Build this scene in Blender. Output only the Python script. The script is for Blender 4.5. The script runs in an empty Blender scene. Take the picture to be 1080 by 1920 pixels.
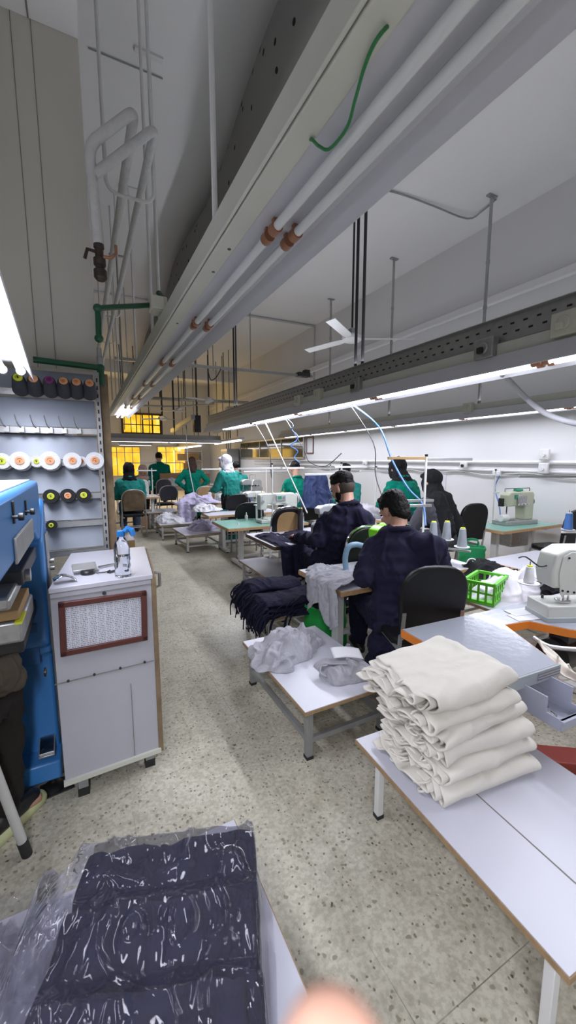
import bpy, math, random
from mathutils import Vector, Matrix, noise
R = math.radians
random.seed(7)
C = bpy.context.scene.collection
# ------------------------------------------------------------------ view geometry (1080 x 1920 photograph)
FPX = 743.0; H = 1.5
YAW, PIT = R(27.2), R(7.66)
_s, _c, _sp, _cp = math.sin(YAW), math.cos(YAW), math.sin(PIT), math.cos(PIT)
FW = Vector((_s*_cp, _c*_cp, -_sp)); RT = Vector((_c, -_s, 0)); UP = Vector((_s*_sp, _c*_sp, _cp))
def ray(px, py):
    return FW + RT*((px-540)/FPX) + UP*(-(py-960)/FPX)
def Zp(px, py, z=0.0):
    d = ray(px, py); t = (z-H)/d.z
    return Vector((d.x*t, d.y*t, z))
def Yp(px, py, y):
    d = ray(px, py); t = y/d.y
    return Vector((d.x*t, y, H+d.z*t))
def Xp(px, py, x):
    d = ray(px, py); t = x/d.x
    return Vector((x, d.y*t, H+d.z*t))
def Wp(px, py, w):
    return Vector((0, 0, H)) + ray(px, py)*w
# ------------------------------------------------------------------ mesh builder
class MB:
    def __init__(self): self.v = []; self.f = []
    def add(self, vs, fs):
        n = len(self.v); self.v += [tuple(p) for p in vs]; self.f += [tuple(i+n for i in q) for q in fs]; return self
    def box(self, c, s, rz=0, M=None):
        hx, hy, hz = s[0]/2, s[1]/2, s[2]/2
        vs = [Vector((x*hx, y*hy, z*hz)) for x in (-1, 1) for y in (-1, 1) for z in (-1, 1)]
        m = M if M else Matrix.Rotation(rz, 3, 'Z')
        c = Vector(c)
        return self.add([m @ p + c for p in vs], [(0,1,3,2),(4,6,7,5),(0,4,5,1),(2,3,7,6),(0,2,6,4),(1,5,7,3)])
    def bar(self, a, b, w, h, roll=0):
        a, b = Vector(a), Vector(b); d = b-a; L = d.length
        z = d.normalized(); x = Vector((0, 0, 1)).cross(z)
        x = Vector((1, 0, 0)) if x.length < 1e-4 else x.normalized()
        y = z.cross(x)
        m = Matrix((x, y, z)).transposed() @ Matrix.Rotation(roll, 3, 'Z')
        return self.box((a+b)/2, (w, h, L), M=m)
    def cone(self, a, b, r0, r1=None, n=16, caps=True):
        r1 = r0 if r1 is None else r1
        a, b = Vector(a), Vector(b); z = (b-a).normalized()
        x = z.orthogonal().normalized(); y = z.cross(x)
        vs = []
        for p, r in ((a, r0), (b, r1)):
            for i in range(n):
                t = 2*math.pi*i/n
                vs.append(p + x*math.cos(t)*r + y*math.sin(t)*r)
        fs = [(i, (i+1) % n, n+(i+1) % n, n+i) for i in range(n)]
        if caps: fs += [tuple(range(n-1, -1, -1)), tuple(range(n, 2*n))]
        return self.add(vs, fs)
    def lathe(self, prof, c=(0,0,0), n=24, M=None):
        c = Vector(c); vs = []; fs = []
        for r, z in prof:
            for i in range(n):
                t = 2*math.pi*i/n
                p = Vector((r*math.cos(t), r*math.sin(t), z))
                vs.append((M @ p if M else p) + c)
        for k in range(len(prof)-1):
            for i in range(n):
                j = (i+1) % n
                fs.append((k*n+i, k*n+j, (k+1)*n+j, (k+1)*n+i))
        fs.append(tuple(range(n-1, -1, -1))); m = (len(prof)-1)*n
        fs.append(tuple(range(m, m+n)))
        return self.add(vs, fs)
    def tube(self, pts, r, n=8, close=False, smooth=0):
        pts = [Vector(p) for p in pts]
        if smooth: pts = catmull(pts, smooth)
        rr = r if isinstance(r, (list, tuple)) else [r]*len(pts)
        if len(rr) != len(pts): rr = [rr[min(len(rr)-1, int(i*len(rr)/len(pts)))] for i in range(len(pts))]
        vs = []; fs = []; m = len(pts); x = None
        for i, p in enumerate(pts):
            t = (pts[min(i+1, m-1)] - pts[max(i-1, 0)])
            if t.length < 1e-9: t = Vector((0, 0, 1))
            t.normalize()
            x = t.orthogonal() if x is None else x - t*x.dot(t)
            if x.length < 1e-6: x = t.orthogonal()
            x.normalize(); y = t.cross(x)
            for k in range(n):
                a = 2*math.pi*k/n
                vs.append(p + (x*math.cos(a) + y*math.sin(a))*rr[i])
        for i in range(m-1):
            for k in range(n):
                j = (k+1) % n
                fs.append((i*n+k, i*n+j, (i+1)*n+j, (i+1)*n+k))
        fs.append(tuple(range(n-1, -1, -1))); fs.append(tuple(range((m-1)*n, m*n)))
        return self.add(vs, fs)
    def prism(self, out, z0, z1, fn=None):
        n = len(out); fn = fn or (lambda x, y, z: (x, y, z))
        vs = [fn(x, y, z0) for x, y in out] + [fn(x, y, z1) for x, y in out]
        fs = [(i, (i+1) % n, n+(i+1) % n, n+i) for i in range(n)] + [tuple(range(n-1, -1, -1)), tuple(range(n, 2*n))]
        return self.add(vs, fs)
    def grid(self, fn, nu, nv):
        vs = [fn(i/nu, j/nv) for j in range(nv+1) for i in range(nu+1)]
        w = nu+1
        return self.add(vs, [(j*w+i, j*w+i+1, (j+1)*w+i+1, (j+1)*w+i) for j in range(nv) for i in range(nu)])
    def sphere(self, c, r, n=16, m=10, M=None):
        rx, ry, rz = r if isinstance(r, (tuple, list)) else (r, r, r)
        c = Vector(c); vs = []; fs = []
        for j in range(1, m):
            th = math.pi*j/m
            for i in range(n):
                ph = 2*math.pi*i/n
                p = Vector((rx*math.sin(th)*math.cos(ph), ry*math.sin(th)*math.sin(ph), rz*math.cos(th)))
                vs.append((M @ p if M else p) + c)
        t = Vector((0, 0, rz)); b = Vector((0, 0, -rz))
        vs += [(M @ t if M else t)+c, (M @ b if M else b)+c]
        T = len(vs)-2; B = T+1
        for j in range(m-2):
            for i in range(n):
                k = (i+1) % n
                fs.append((j*n+i, (j+1)*n+i, (j+1)*n+k, j*n+k))
        for i in range(n):
            k = (i+1) % n
            fs.append((T, i, k)); fs.append((B, (m-2)*n+k, (m-2)*n+i))
        return self.add(vs, fs)
    def mesh(self, name):
        me = bpy.data.meshes.new(name); me.from_pydata([tuple(p) for p in self.v], [], self.f); me.validate(); me.update(); return me
    def build(self, name, mat, parent=None, bevel=0, seg=2, smooth=True, ang=35, solid=0, sub=0):
        me = self.mesh(name)
        import bmesh
        bm = bmesh.new(); bm.from_mesh(me)
        if not solid: bmesh.ops.recalc_face_normals(bm, faces=bm.faces)
        bm.to_mesh(me); bm.free()
        return link(name, me, mat, parent, bevel, seg, smooth, ang, solid, sub)
def link(name, me, mat, parent=None, bevel=0, seg=2, smooth=True, ang=35, solid=0, sub=0):
    if smooth:
        for p in me.polygons: p.use_smooth = True
        me.set_sharp_from_angle(angle=R(ang))
    o = bpy.data.objects.new(name, me); C.objects.link(o)
    if mat: me.materials.append(mat)
    if parent: o.parent = parent
    if solid:
        s = o.modifiers.new('solid', 'SOLIDIFY'); s.thickness = solid; s.offset = 0
    if bevel:
        b = o.modifiers.new('bevel', 'BEVEL'); b.width = bevel; b.segments = seg; b.limit_method = 'ANGLE'; b.angle_limit = R(40)
    if sub:
        s = o.modifiers.new('sub', 'SUBSURF'); s.levels = sub; s.render_levels = sub
    return o
def fillet(P, r, k=8):
    P = [Vector(p) for p in P]; out = [P[0]]
    for a, b, c in zip(P[:-2], P[1:-1], P[2:]):
        u, v = (a-b).normalized(), (c-b).normalized()
        rr = min(r, (a-b).length*.45, (c-b).length*.45)
        p, q = b+u*rr, b+v*rr
        for i in range(k+1):
            t = i/k; out.append(p*(1-t)**2 + b*2*t*(1-t) + q*t*t)
    out.append(P[-1]); return out
def catmull(P, k):
    out = []
    n = len(P)
    for i in range(n-1):
        p0, p1, p2, p3 = P[max(i-1, 0)], P[i], P[i+1], P[min(i+2, n-1)]
        for j in range(k):
            t = j/k
            out.append(0.5*((2*p1) + (p2-p0)*t + (2*p0-5*p1+4*p2-p3)*t*t + (3*p1-p0-3*p2+p3)*t**3))
    out.append(P[-1]); return out
def tag(o, label, cat, group=None, kind=None):
    if label: o['label'] = label
    if cat: o['category'] = cat
    if group: o['group'] = group
    if kind: o['kind'] = kind
    return o
def struct(o):
    o['kind'] = 'structure'; return o
def thing(name, label, cat, loc=(0,0,0), rz=0, group=None):
    o = bpy.data.objects.new(name, None); C.objects.link(o); o.empty_display_size = .1
    o.location = loc; o.rotation_euler = (0, 0, rz)
    return tag(o, label, cat, group)
def dup(root, loc, rz=None, label=None, group=None):
    def cp(o, par):
        c = o.copy(); C.objects.link(c)
        if par: c.parent = par
        for ch in list(o.children): cp(ch, c)
        return c
    r = cp(root, None); r.location = loc
    if rz is not None: r.rotation_euler = (0, 0, rz)
    if label: r['label'] = label
    if group: r['group'] = group
    return r
# ---- one continuous surface out of many overlapping soft volumes
def blob(name, caps, balls, mat, parent=None, voxel=.012, smooth=6, disp=None, boxes=()):
    mb = MB()
    for a, b, r0, r1 in caps:
        a, b = Vector(a), Vector(b)
        mb.cone(a, b, r0, r1, 14); mb.sphere(a, r0*.995, 14, 9); mb.sphere(b, r1*.995, 14, 9)
    for q in balls:
        mb.sphere(q[0], q[1], 18, 12, q[2] if len(q) > 2 else None)
    for c, s, M in boxes: mb.box(c, s, M=M)
    me = mb.mesh(name); o = bpy.data.objects.new(name, me); C.objects.link(o)
    import bmesh
    bm = bmesh.new(); bm.from_mesh(me); bmesh.ops.recalc_face_normals(bm, faces=bm.faces); bm.to_mesh(me); bm.free()
    m = o.modifiers.new('r', 'REMESH'); m.mode = 'VOXEL'; m.voxel_size = voxel
    s = o.modifiers.new('s', 'SMOOTH'); s.factor = .5; s.iterations = smooth
    dg = bpy.context.evaluated_depsgraph_get()
    new = bpy.data.meshes.new_from_object(o.evaluated_get(dg))
    bpy.data.objects.remove(o); bpy.data.meshes.remove(me)
    if disp:
        nrm = [v.normal.copy() for v in new.vertices]
        for v, n in zip(new.vertices, nrm):
            v.co += n*disp(v.co)
        new.update()
    new.name = name
    return link(name, new, mat, parent, ang=180)
def wrinkle(amp, sc, seed=0, stretch=(1,1,1)):
    off = Vector((seed*3.1, seed*1.7, seed*5.3))
    st = Vector(stretch)
    def f(p):
        q = Vector((p.x*st.x, p.y*st.y, p.z*st.z))*sc + off
        q += Vector((noise.noise(q*.7), noise.noise(q*.7+Vector((9,2,4))), noise.noise(q*.7+Vector((1,8,3)))))*.8
        r = 1-abs(noise.noise(q))*2
        r2 = 1-abs(noise.noise(q*2.1))*2
        return amp*(r*r*r*1.0 + .35*r2 - .5)
    return f
# ------------------------------------------------------------------ materials
def nt(name):
    m = bpy.data.materials.new(name); m.use_nodes = True
    t = m.node_tree; b = t.nodes['Principled BSDF']
    return m, t, b
def N(t, kind, **kw):
    n = t.nodes.new(kind)
    for k, v in kw.items():
        if k.startswith('i_'): n.inputs[k[2:].replace('_', ' ')].default_value = v
        else: setattr(n, k, v)
    return n
def mat(name, col, rough=.5, metal=0, var=.08, vs=6., bump=0, bs=60., spec=.5, coat=0, trans=0, alpha=1, emit=0, ecol=None, sheen=0):
    m, t, b = nt(name); L = t.links.new
    b.inputs['Roughness'].default_value = rough; b.inputs['Metallic'].default_value = metal
    b.inputs['Specular IOR Level'].default_value = spec
    b.inputs['Coat Weight'].default_value = coat
    b.inputs['Transmission Weight'].default_value = trans
    b.inputs['Alpha'].default_value = alpha
    if sheen: b.inputs['Sheen Weight'].default_value = sheen
    c = (*col, 1)
    tc = N(t, 'ShaderNodeTexCoord')
    if var:
        n = N(t, 'ShaderNodeTexNoise', i_Scale=vs, i_Detail=4.)
        L(tc.outputs['Object'], n.inputs['Vector'])
        mx = N(t, 'ShaderNodeMix', data_type='RGBA')
        mx.inputs[6].default_value = (*[x*(1-var*1.6) for x in col], 1); mx.inputs[7].default_value = (*[min(1, x*(1+var)) for x in col], 1)
        L(n.outputs['Fac'], mx.inputs[0]); L(mx.outputs[2], b.inputs['Base Color'])
    else: b.inputs['Base Color'].default_value = c
    if bump:
        n2 = N(t, 'ShaderNodeTexNoise', i_Scale=bs, i_Detail=3.)
        L(tc.outputs['Object'], n2.inputs['Vector'])
        bp = N(t, 'ShaderNodeBump', i_Strength=bump, i_Distance=.01)
        L(n2.outputs['Fac'], bp.inputs['Height']); L(bp.outputs['Normal'], b.inputs['Normal'])
    if emit:
        b.inputs['Emission Color'].default_value = (*(ecol or col), 1); b.inputs['Emission Strength'].default_value = emit
    return m
def cloth(name, col, bs=14., bump=.5, var=.1, rough=.9, weave=True, sheen=.02):
    m, t, b = nt(name); L = t.links.new
    b.inputs['Roughness'].default_value = rough; b.inputs['Specular IOR Level'].default_value = .15
    b.inputs['Sheen Weight'].default_value = sheen
    tc = N(t, 'ShaderNodeTexCoord')
    n = N(t, 'ShaderNodeTexNoise', i_Scale=bs, i_Detail=3., i_Distortion=1.2); L(tc.outputs['Object'], n.inputs['Vector'])
    mx = N(t, 'ShaderNodeMix', data_type='RGBA')
    mx.inputs[6].default_value = (*[x*(1-var) for x in col], 1); mx.inputs[7].default_value = (*[min(1, x*(1+var)) for x in col], 1)
    L(n.outputs['Fac'], mx.inputs[0]); L(mx.outputs[2], b.inputs['Base Color'])
    n2 = N(t, 'ShaderNodeTexNoise', i_Scale=350., i_Detail=2.); L(tc.outputs['Object'], n2.inputs['Vector'])
    ad = N(t, 'ShaderNodeMath', operation='MULTIPLY_ADD'); ad.inputs[1].default_value = .08
    L(n2.outputs['Fac'], ad.inputs[0]); L(n.outputs['Fac'], ad.inputs[2])
    bp = N(t, 'ShaderNodeBump', i_Strength=bump, i_Distance=.012); L(ad.outputs[0], bp.inputs['Height']); L(bp.outputs['Normal'], b.inputs['Normal'])
    return m
def ramp(t, src, stops):
    r = N(t, 'ShaderNodeValToRGB'); e = r.color_ramp.elements
    e[0].position, e[0].color = stops[0][0], stops[0][1]; e[1].position, e[1].color = stops[-1][0], stops[-1][1]
    for p, c in stops[1:-1]:
        q = e.new(p); q.color = c
    t.links.new(src, r.inputs[0]); return r
def terrazzo():
    m, t, b = nt('terrazzo'); L = t.links.new
    tc = N(t, 'ShaderNodeTexCoord'); O = tc.outputs['Object']
    n = N(t, 'ShaderNodeTexNoise', i_Scale=1.3, i_Detail=5.); L(O, n.inputs['Vector'])
    base = ramp(t, n.outputs['Fac'], [(.3, (.50,.475,.39,1)), (.7, (.63,.605,.51,1))])
    n3 = N(t, 'ShaderNodeTexNoise', i_Scale=70., i_Detail=3.); L(O, n3.inputs['Vector'])
    sp = ramp(t, n3.outputs['Fac'], [(.40, (.62,.60,.54,1)), (.6, (1.02,1.02,1,1))])
    mul = N(t, 'ShaderNodeMix', data_type='RGBA', blend_type='MULTIPLY'); mul.inputs[0].default_value = .55
    L(base.outputs[0], mul.inputs[6]); L(sp.outputs[0], mul.inputs[7])
    def fleck(scale, lo, hi, prob, col, prev, dist=.3):
        w = N(t, 'ShaderNodeTexNoise', i_Scale=scale*1.5, i_Detail=1.); L(O, w.inputs['Vector'])
        va = N(t, 'ShaderNodeVectorMath', operation='MULTIPLY_ADD'); va.inputs[1].default_value = (dist/scale*2,)*3
        L(w.outputs['Color'], va.inputs[0]); L(O, va.inputs[2])
        v = N(t, 'ShaderNodeTexVoronoi', i_Scale=scale); L(va.outputs[0], v.inputs['Vector'])
        r1 = ramp(t, v.outputs['Distance'], [(lo, (1,1,1,1)), (hi, (0,0,0,1))])
        sep = N(t, 'ShaderNodeSeparateColor'); L(v.outputs['Color'], sep.inputs[0])
        g = N(t, 'ShaderNodeMath', operation='LESS_THAN'); g.inputs[1].default_value = prob; L(sep.outputs[0], g.inputs[0])
        f = N(t, 'ShaderNodeMath', operation='MULTIPLY'); L(r1.outputs[0], f.inputs[0]); L(g.outputs[0], f.inputs[1])
        mx = N(t, 'ShaderNodeMix', data_type='RGBA'); mx.inputs[7].default_value = (*col, 1)
        L(f.outputs[0], mx.inputs[0]); L(prev, mx.inputs[6]); return mx.outputs[2]
    c = fleck(38, .22, .32, .30, (.30,.27,.2), mul.outputs[2])
    c = fleck(60, .2, .3, .28, (.21,.18,.13), c)
    c = fleck(30, .1, .2, .05, (.07,.06,.05), c)
    br = N(t, 'ShaderNodeTexBrick', offset=0., i_Scale=1.0, i_Mortar_Size=.0016, i_Mortar_Smooth=.1, i_Brick_Width=.6, i_Row_Height=.6)
    mp = N(t, 'ShaderNodeMapping'); mp.inputs['Location'].default_value = (.0, -.59+.6, 0); L(O, mp.inputs['Vector']); L(mp.outputs[0], br.inputs['Vector'])
    nj = N(t, 'ShaderNodeTexNoise', i_Scale=1.7, i_Detail=3.); L(O, nj.inputs['Vector'])
    jr = ramp(t, nj.outputs['Fac'], [(.42, (.08,.08,.08,1)), (.66, (.9,.9,.9,1))])
    jm = N(t, 'ShaderNodeMath', operation='MULTIPLY'); L(br.outputs['Fac'], jm.inputs[0]); L(jr.outputs[0], jm.inputs[1])
    mx = N(t, 'ShaderNodeMix', data_type='RGBA'); mx.inputs[7].default_value = (.13,.12,.10,1)
    L(jm.outputs[0], mx.inputs[0]); L(c, mx.inputs[6])
    nd = N(t, 'ShaderNodeTexNoise', i_Scale=4.5, i_Detail=8., i_Roughness=.7); L(O, nd.inputs['Vector'])
    dr = ramp(t, nd.outputs['Fac'], [(.33, (.62,.60,.56,1)), (.52, (1,1,1,1))])
    mu = N(t, 'ShaderNodeMix', data_type='RGBA', blend_type='MULTIPLY'); mu.inputs[0].default_value = .6
    L(mx.outputs[2], mu.inputs[6]); L(dr.outputs[0], mu.inputs[7]); L(mu.outputs[2], b.inputs['Base Color'])
    b.inputs['Roughness'].default_value = .42; b.inputs['Specular IOR Level'].default_value = .35
    return m
def perforated():
    m, t, b = nt('duct_fabric'); L = t.links.new
    tc = N(t, 'ShaderNodeTexCoord'); O = tc.outputs['Object']
    sx = N(t, 'ShaderNodeSeparateXYZ'); L(O, sx.inputs[0])
    sb = N(t, 'ShaderNodeMath', operation='SUBTRACT'); L(sx.outputs[0], sb.inputs[0]); L(sx.outputs[2], sb.inputs[1])
    cb = N(t, 'ShaderNodeCombineXYZ'); L(sx.outputs[1], cb.inputs[0]); L(sb.outputs[0], cb.inputs[1])
    v = N(t, 'ShaderNodeTexVoronoi', voronoi_dimensions='2D', i_Scale=3.4); L(cb.outputs[0], v.inputs['Vector'])
    r = ramp(t, v.outputs['Distance'], [(.07, (.008,.008,.008,1)), (.085, (.25,.245,.235,1))])
    L(r.outputs[0], b.inputs['Base Color']); b.inputs['Roughness'].default_value = .9
    return m
def yellow_window():
    m, t, b = nt('amber_glass'); L = t.links.new
    tc = N(t, 'ShaderNodeTexCoord')
    n = N(t, 'ShaderNodeTexNoise', i_Scale=2.2, i_Detail=5., i_Distortion=1.); L(tc.outputs['Object'], n.inputs['Vector'])
    r = ramp(t, n.outputs['Fac'], [(.3, (.75,.36,.01,1)), (.55, (1,.62,.03,1)), (.75, (1,.86,.25,1))])
    L(r.outputs[0], b.inputs['Emission Color']); b.inputs['Emission Strength'].default_value = 1.25
    b.inputs['Base Color'].default_value = (.5,.3,.02,1); b.inputs['Roughness'].default_value = .2
    return m
def printed(name, rows, cols, w, h, ink=(.1,.1,.13), paper=(.62,.63,.70), dens=.5, ax='XZ'):
    """a sheet printed with rows of small marks; object coordinates along ax"""
    m, t, b = nt(name); L = t.links.new
    tc = N(t, 'ShaderNodeTexCoord'); s = N(t, 'ShaderNodeSeparateXYZ'); L(tc.outputs['Object'], s.inputs[0])
    a, c = s.outputs[ax[0]], s.outputs[ax[1]]
    def M(op, x, y=None, z=None):
        q = N(t, 'ShaderNodeMath', operation=op)
        for i, k in enumerate((x, y, z)):
            if k is None: continue
            if isinstance(k, (int, float)): q.inputs[i].default_value = k
            else: L(k, q.inputs[i])
        return q.outputs[0]
    rw = M('FRACT', M('MULTIPLY', c, rows/h)); row = M('LESS_THAN', rw, .45)
    gl = M('GREATER_THAN', M('FRACT', M('MULTIPLY', a, cols/w)), .12)
    n = N(t, 'ShaderNodeTexNoise', i_Scale=1., i_Detail=2.)
    cv = N(t, 'ShaderNodeCombineXYZ'); L(M('MULTIPLY', a, cols*9/w), cv.inputs[0]); L(M('FLOOR', M('MULTIPLY', c, rows/h)), cv.inputs[1]); L(cv.outputs[0], n.inputs['Vector'])
    ink_on = M('MULTIPLY', M('MULTIPLY', row, gl), M('GREATER_THAN', n.outputs['Fac'], 1-dens))
    mx = N(t, 'ShaderNodeMix', data_type='RGBA'); mx.inputs[6].default_value = (*paper, 1); mx.inputs[7].default_value = (*ink, 1)
    L(ink_on, mx.inputs[0]); L(mx.outputs[2], b.inputs['Base Color']); b.inputs['Roughness'].default_value = .5
    return m
def plastic_film():
    m, t, b = nt('clear_film'); L = t.links.new
    t.nodes.remove(b); out = t.nodes['Material Output']
    tr = N(t, 'ShaderNodeBsdfTransparent'); tr.inputs[0].default_value = (.93,.93,.96,1)
    gl = N(t, 'ShaderNodeBsdfGlossy'); gl.inputs['Roughness'].default_value = .035; gl.inputs['Color'].default_value = (1,1,1,1)
    df = N(t, 'ShaderNodeBsdfDiffuse'); df.inputs[0].default_value = (.75,.76,.82,1)
    tc = N(t, 'ShaderNodeTexCoord')
    mp = N(t, 'ShaderNodeMapping'); mp.inputs['Scale'].default_value = (1, .45, 1); mp.inputs['Rotation'].default_value = (0, 0, .5); L(tc.outputs['Object'], mp.inputs['Vector'])
    n = N(t, 'ShaderNodeTexNoise', i_Scale=24., i_Detail=5., i_Distortion=2.2); n.noise_type = 'RIDGED_MULTIFRACTAL'; L(mp.outputs[0], n.inputs['Vector'])
    bp = N(t, 'ShaderNodeBump', i_Strength=.5, i_Distance=.012); L(n.outputs['Fac'], bp.inputs['Height']); L(bp.outputs[0], gl.inputs['Normal'])
    fr = N(t, 'ShaderNodeFresnel', i_IOR=1.5); L(bp.outputs[0], fr.inputs['Normal'])
    am = N(t, 'ShaderNodeMath', operation='MULTIPLY_ADD'); am.inputs[1].default_value = .6; am.inputs[2].default_value = .0; am.use_clamp = True
    L(fr.outputs[0], am.inputs[0])
    m1 = N(t, 'ShaderNodeMixShader'); m1.inputs[0].default_value = .02; L(tr.outputs[0], m1.inputs[1]); L(df.outputs[0], m1.inputs[2])
    m2 = N(t, 'ShaderNodeMixShader'); L(am.outputs[0], m2.inputs[0]); L(m1.outputs[0], m2.inputs[1]); L(gl.outputs[0], m2.inputs[2])
    L(m2.outputs[0], out.inputs[0]); return m
M = dict(
 floor=terrazzo(), duct=perforated(), amber=yellow_window(), film=plastic_film(),
 wall=mat('wall_paint', (.74,.74,.75), .8, var=.05, vs=.8), ceil=mat('ceiling_paint', (.78,.78,.79), .85, var=.05, vs=.7),
 beige=mat('beige_panel', (.53,.51,.45), .75, var=.07, vs=1.5), seam=mat('panel_seam', (.2,.19,.17), .8, var=0),
 top=mat('white_laminate', (.56,.56,.63), .33, var=.04, vs=3, spec=.45), edge=mat('plywood_edge', (.36,.24,.13), .65, var=.25, vs=40),
 edge2=mat('beech_edging', (.55,.34,.17), .55, var=.2, vs=30), orange=mat('orange_edging', (.80,.23,.02), .5),
 graytop=mat('grey_laminate', (.40,.42,.48), .16, var=.04, vs=3, bump=.12, bs=28, coat=.3), darkedge=mat('dark_brown_edging', (.09,.05,.03), .5),
 greenmat=mat('green_cutting_mat', (.22,.44,.36), .25, var=.05), cab=mat('cabinet_laminate', (.45,.45,.50), .45, var=.06, vs=5),
 steel=mat('grey_steel_paint', (.33,.34,.34), .45, metal=.4, var=.12, vs=14), lsteel=mat('pale_steel_paint', (.52,.52,.50), .5, metal=.1, var=.12, vs=10),
 galv=mat('galvanised_steel', (.42,.42,.42), .38, metal=.7, var=.15, vs=20), darksteel=mat('dark_steel', (.055,.055,.06), .5, metal=.4),
 chrome=mat('chrome', (.72,.72,.74), .12, metal=1, var=0), white=mat('white_paint_metal', (.72,.72,.72), .4, var=.06, vs=8),
 cream=mat('cream_channel', (.60,.60,.53), .5, var=.06, vs=4), reflect=mat('white_reflector', (.62,.62,.66), .35, var=.03), 
 tubeoff=mat('fluorescent_tube_off', (.72,.74,.74), .2, var=0), clip=mat('copper_coloured_clip', (.36,.17,.10), .4, metal=.4),
 tubeon=mat('fluorescent_tube_lit', (.9,.9,1), .3, var=0, emit=9, ecol=(.90,.92,1)),
 black=mat('black_plastic', (.012,.012,.013), .4, var=.1), vinyl=mat('black_vinyl', (.009,.009,.010), .42, spec=.3, var=.1, bump=.1, bs=120), rubber=mat('black_rubber', (.02,.02,.02), .7),
 tan=mat('tan_board', (.36,.23,.10), .7, var=.15, vs=12), camo=mat('brown_camouflage', (.16,.11,.06), .8, var=.9, vs=9),
 machine=mat('machine_enamel', (.62,.64,.60), .3, var=.04, vs=6), machgray=mat('machine_grey', (.40,.43,.45), .35, var=.08, vs=9), machgreen=mat('machine_pale_green', (.50,.53,.40), .4, var=.1),
 lime=mat('lime_enamel', (.22,.72,.02), .3), blue=mat('blue_enamel', (.05,.23,.58), .35, var=.07, vs=4), bluedark=mat('blue_enamel_deep', (.03,.13,.36), .4), plate=mat('brushed_plate', (.45,.45,.44), .4, metal=.6, var=.15, vs=18),
 silver=mat('cast_metal', (.45,.45,.45), .35, metal=.8, var=.25, vs=30), yellow=mat('yellow_plastic', (.62,.68,.03), .4), peach=mat('peach_plastic', (.72,.36,.18), .45), purple=mat('magenta_plastic', (.22,.03,.18), .5),
 threadg=mat('grey_thread', (.36,.38,.44), .75, var=.12, vs=3, bump=.4, bs=200), threadk=mat('dark_grey_thread', (.045,.045,.055), .8, bump=.4, bs=200), threadw=mat('white_thread', (.74,.74,.76), .75, bump=.4, bs=200), threadb=mat('black_thread', (.012,.012,.014), .8),
 navy=cloth('navy_twill', (.019,.018,.042), 9, .35), navyk=cloth('navy_knit', (.012,.012,.03), 22, .6), greenc=cloth('green_twill', (.0,.155,.105), 10, .4), heather=cloth('grey_heather_jersey', (.40,.40,.44), 60, .25, var=.15),
 creamc=cloth('cream_jersey', (.71,.675,.61), 9, .35, var=.05), lilac=cloth('lilac_fabric', (.50,.46,.62), 14, .5), whitec=cloth('white_fabric', (.66,.66,.70), 14, .5), blackc=cloth('black_fabric', (.012,.012,.014), 12, .5), denim=cloth('blue_denim', (.04,.055,.13), 12, .5),
 palegray=cloth('pale_grey_jersey', (.58,.57,.62), 10, .4), olive=cloth('olive_brown_cotton', (.075,.06,.045), 12, .5), trousers=cloth('brown_black_trousers', (.018,.015,.013), 12, .5), jeans=cloth('blue_grey_jeans', (.05,.065,.10), 12, .4),
 pink=cloth('dusty_pink_fabric', (.52,.36,.32), 12, .4), whijab=cloth('white_scarf_fabric', (.62,.60,.68), 12, .4), graycoat=cloth('charcoal_coat_fabric', (.07,.07,.085), 12, .4), tealc=cloth('teal_green_fabric', (.02,.22,.19), 12, .4),
 skin=mat('skin', (.50,.28,.20), .5, var=.06, vs=18, spec=.4), skin2=mat('pale_skin', (.55,.33,.25), .5, var=.06, vs=18), hairk=mat('black_hair', (.007,.006,.006), .6, var=.5, vs=60, bump=.5, bs=90, spec=.2), hairb=mat('brown_hair', (.045,.025,.018), .6, var=.4, vs=50, bump=.5, bs=90, spec=.2), stubble=mat('faded_hair', (.055,.036,.028), .7, var=.25, vs=80),
 gpipe=mat('green_pipe', (.008,.085,.035), .35), gwire=mat('green_wire', (.02,.20,.05), .4), gbag=mat('green_nonwoven_bag', (.0,.19,.06), .7), gbag2=mat('bright_green_bag', (.01,.30,.05), .5), card=mat('brown_cardboard', (.36,.21,.11), .8, var=.1), wood=mat('rough_wood', (.24,.17,.10), .75, var=.3, vs=22),
 brass=mat('dark_brass_valve', (.08,.06,.05), .5, metal=.6, var=.4, vs=25), frame=mat('dark_red_brown_frame', (.10,.03,.025), .4), paper=mat('white_paper', (.70,.70,.74), .7), bluecap=mat('blue_plastic_cap', (.02,.20,.60), .35), bluehose=mat('blue_hose', (.06,.16,.42), .4), palehose=mat('pale_blue_hose', (.22,.36,.50), .5),
 bottle=mat('clear_bottle', (.95,.97,1), .05, trans=1, var=0), tray=mat('translucent_tray', (.52,.54,.66), .3, trans=.25, var=.05), crate=mat('lime_green_crate', (.12,.50,.03), .4), red=mat('dark_red_paint', (.22,.03,.02), .5), wirew=mat('white_cable', (.62,.62,.60), .5), wirey=mat('pale_yellow_cable', (.5,.52,.28), .5), corr=mat('corrugated_conduit', (.36,.36,.39), .5),
 rackp=mat('rack_sheet_metal', (.29,.32,.38), .4, metal=.25, var=.12, vs=5), glassd=mat('dark_window_glass', (.10,.09,.05), .08, var=.5, vs=1.2, spec=.6), teal=mat('screen', (.1,.4,.3), .3, emit=.6, ecol=(.2,.7,.5)),
 chart=printed('printed_table', 26, 9, .30, .21, dens=.50), ruler=printed('printed_ruler', 3, 22, .16, .035, dens=.6, paper=(.42,.42,.46)), box=mat('ivory_box', (.60,.59,.50), .5), label=mat('green_label', (.03,.30,.16), .5), insul=mat('white_wrapped_insulation', (.60,.60,.60), .7, var=.1, vs=20, bump=.6, bs=50),
)
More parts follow.
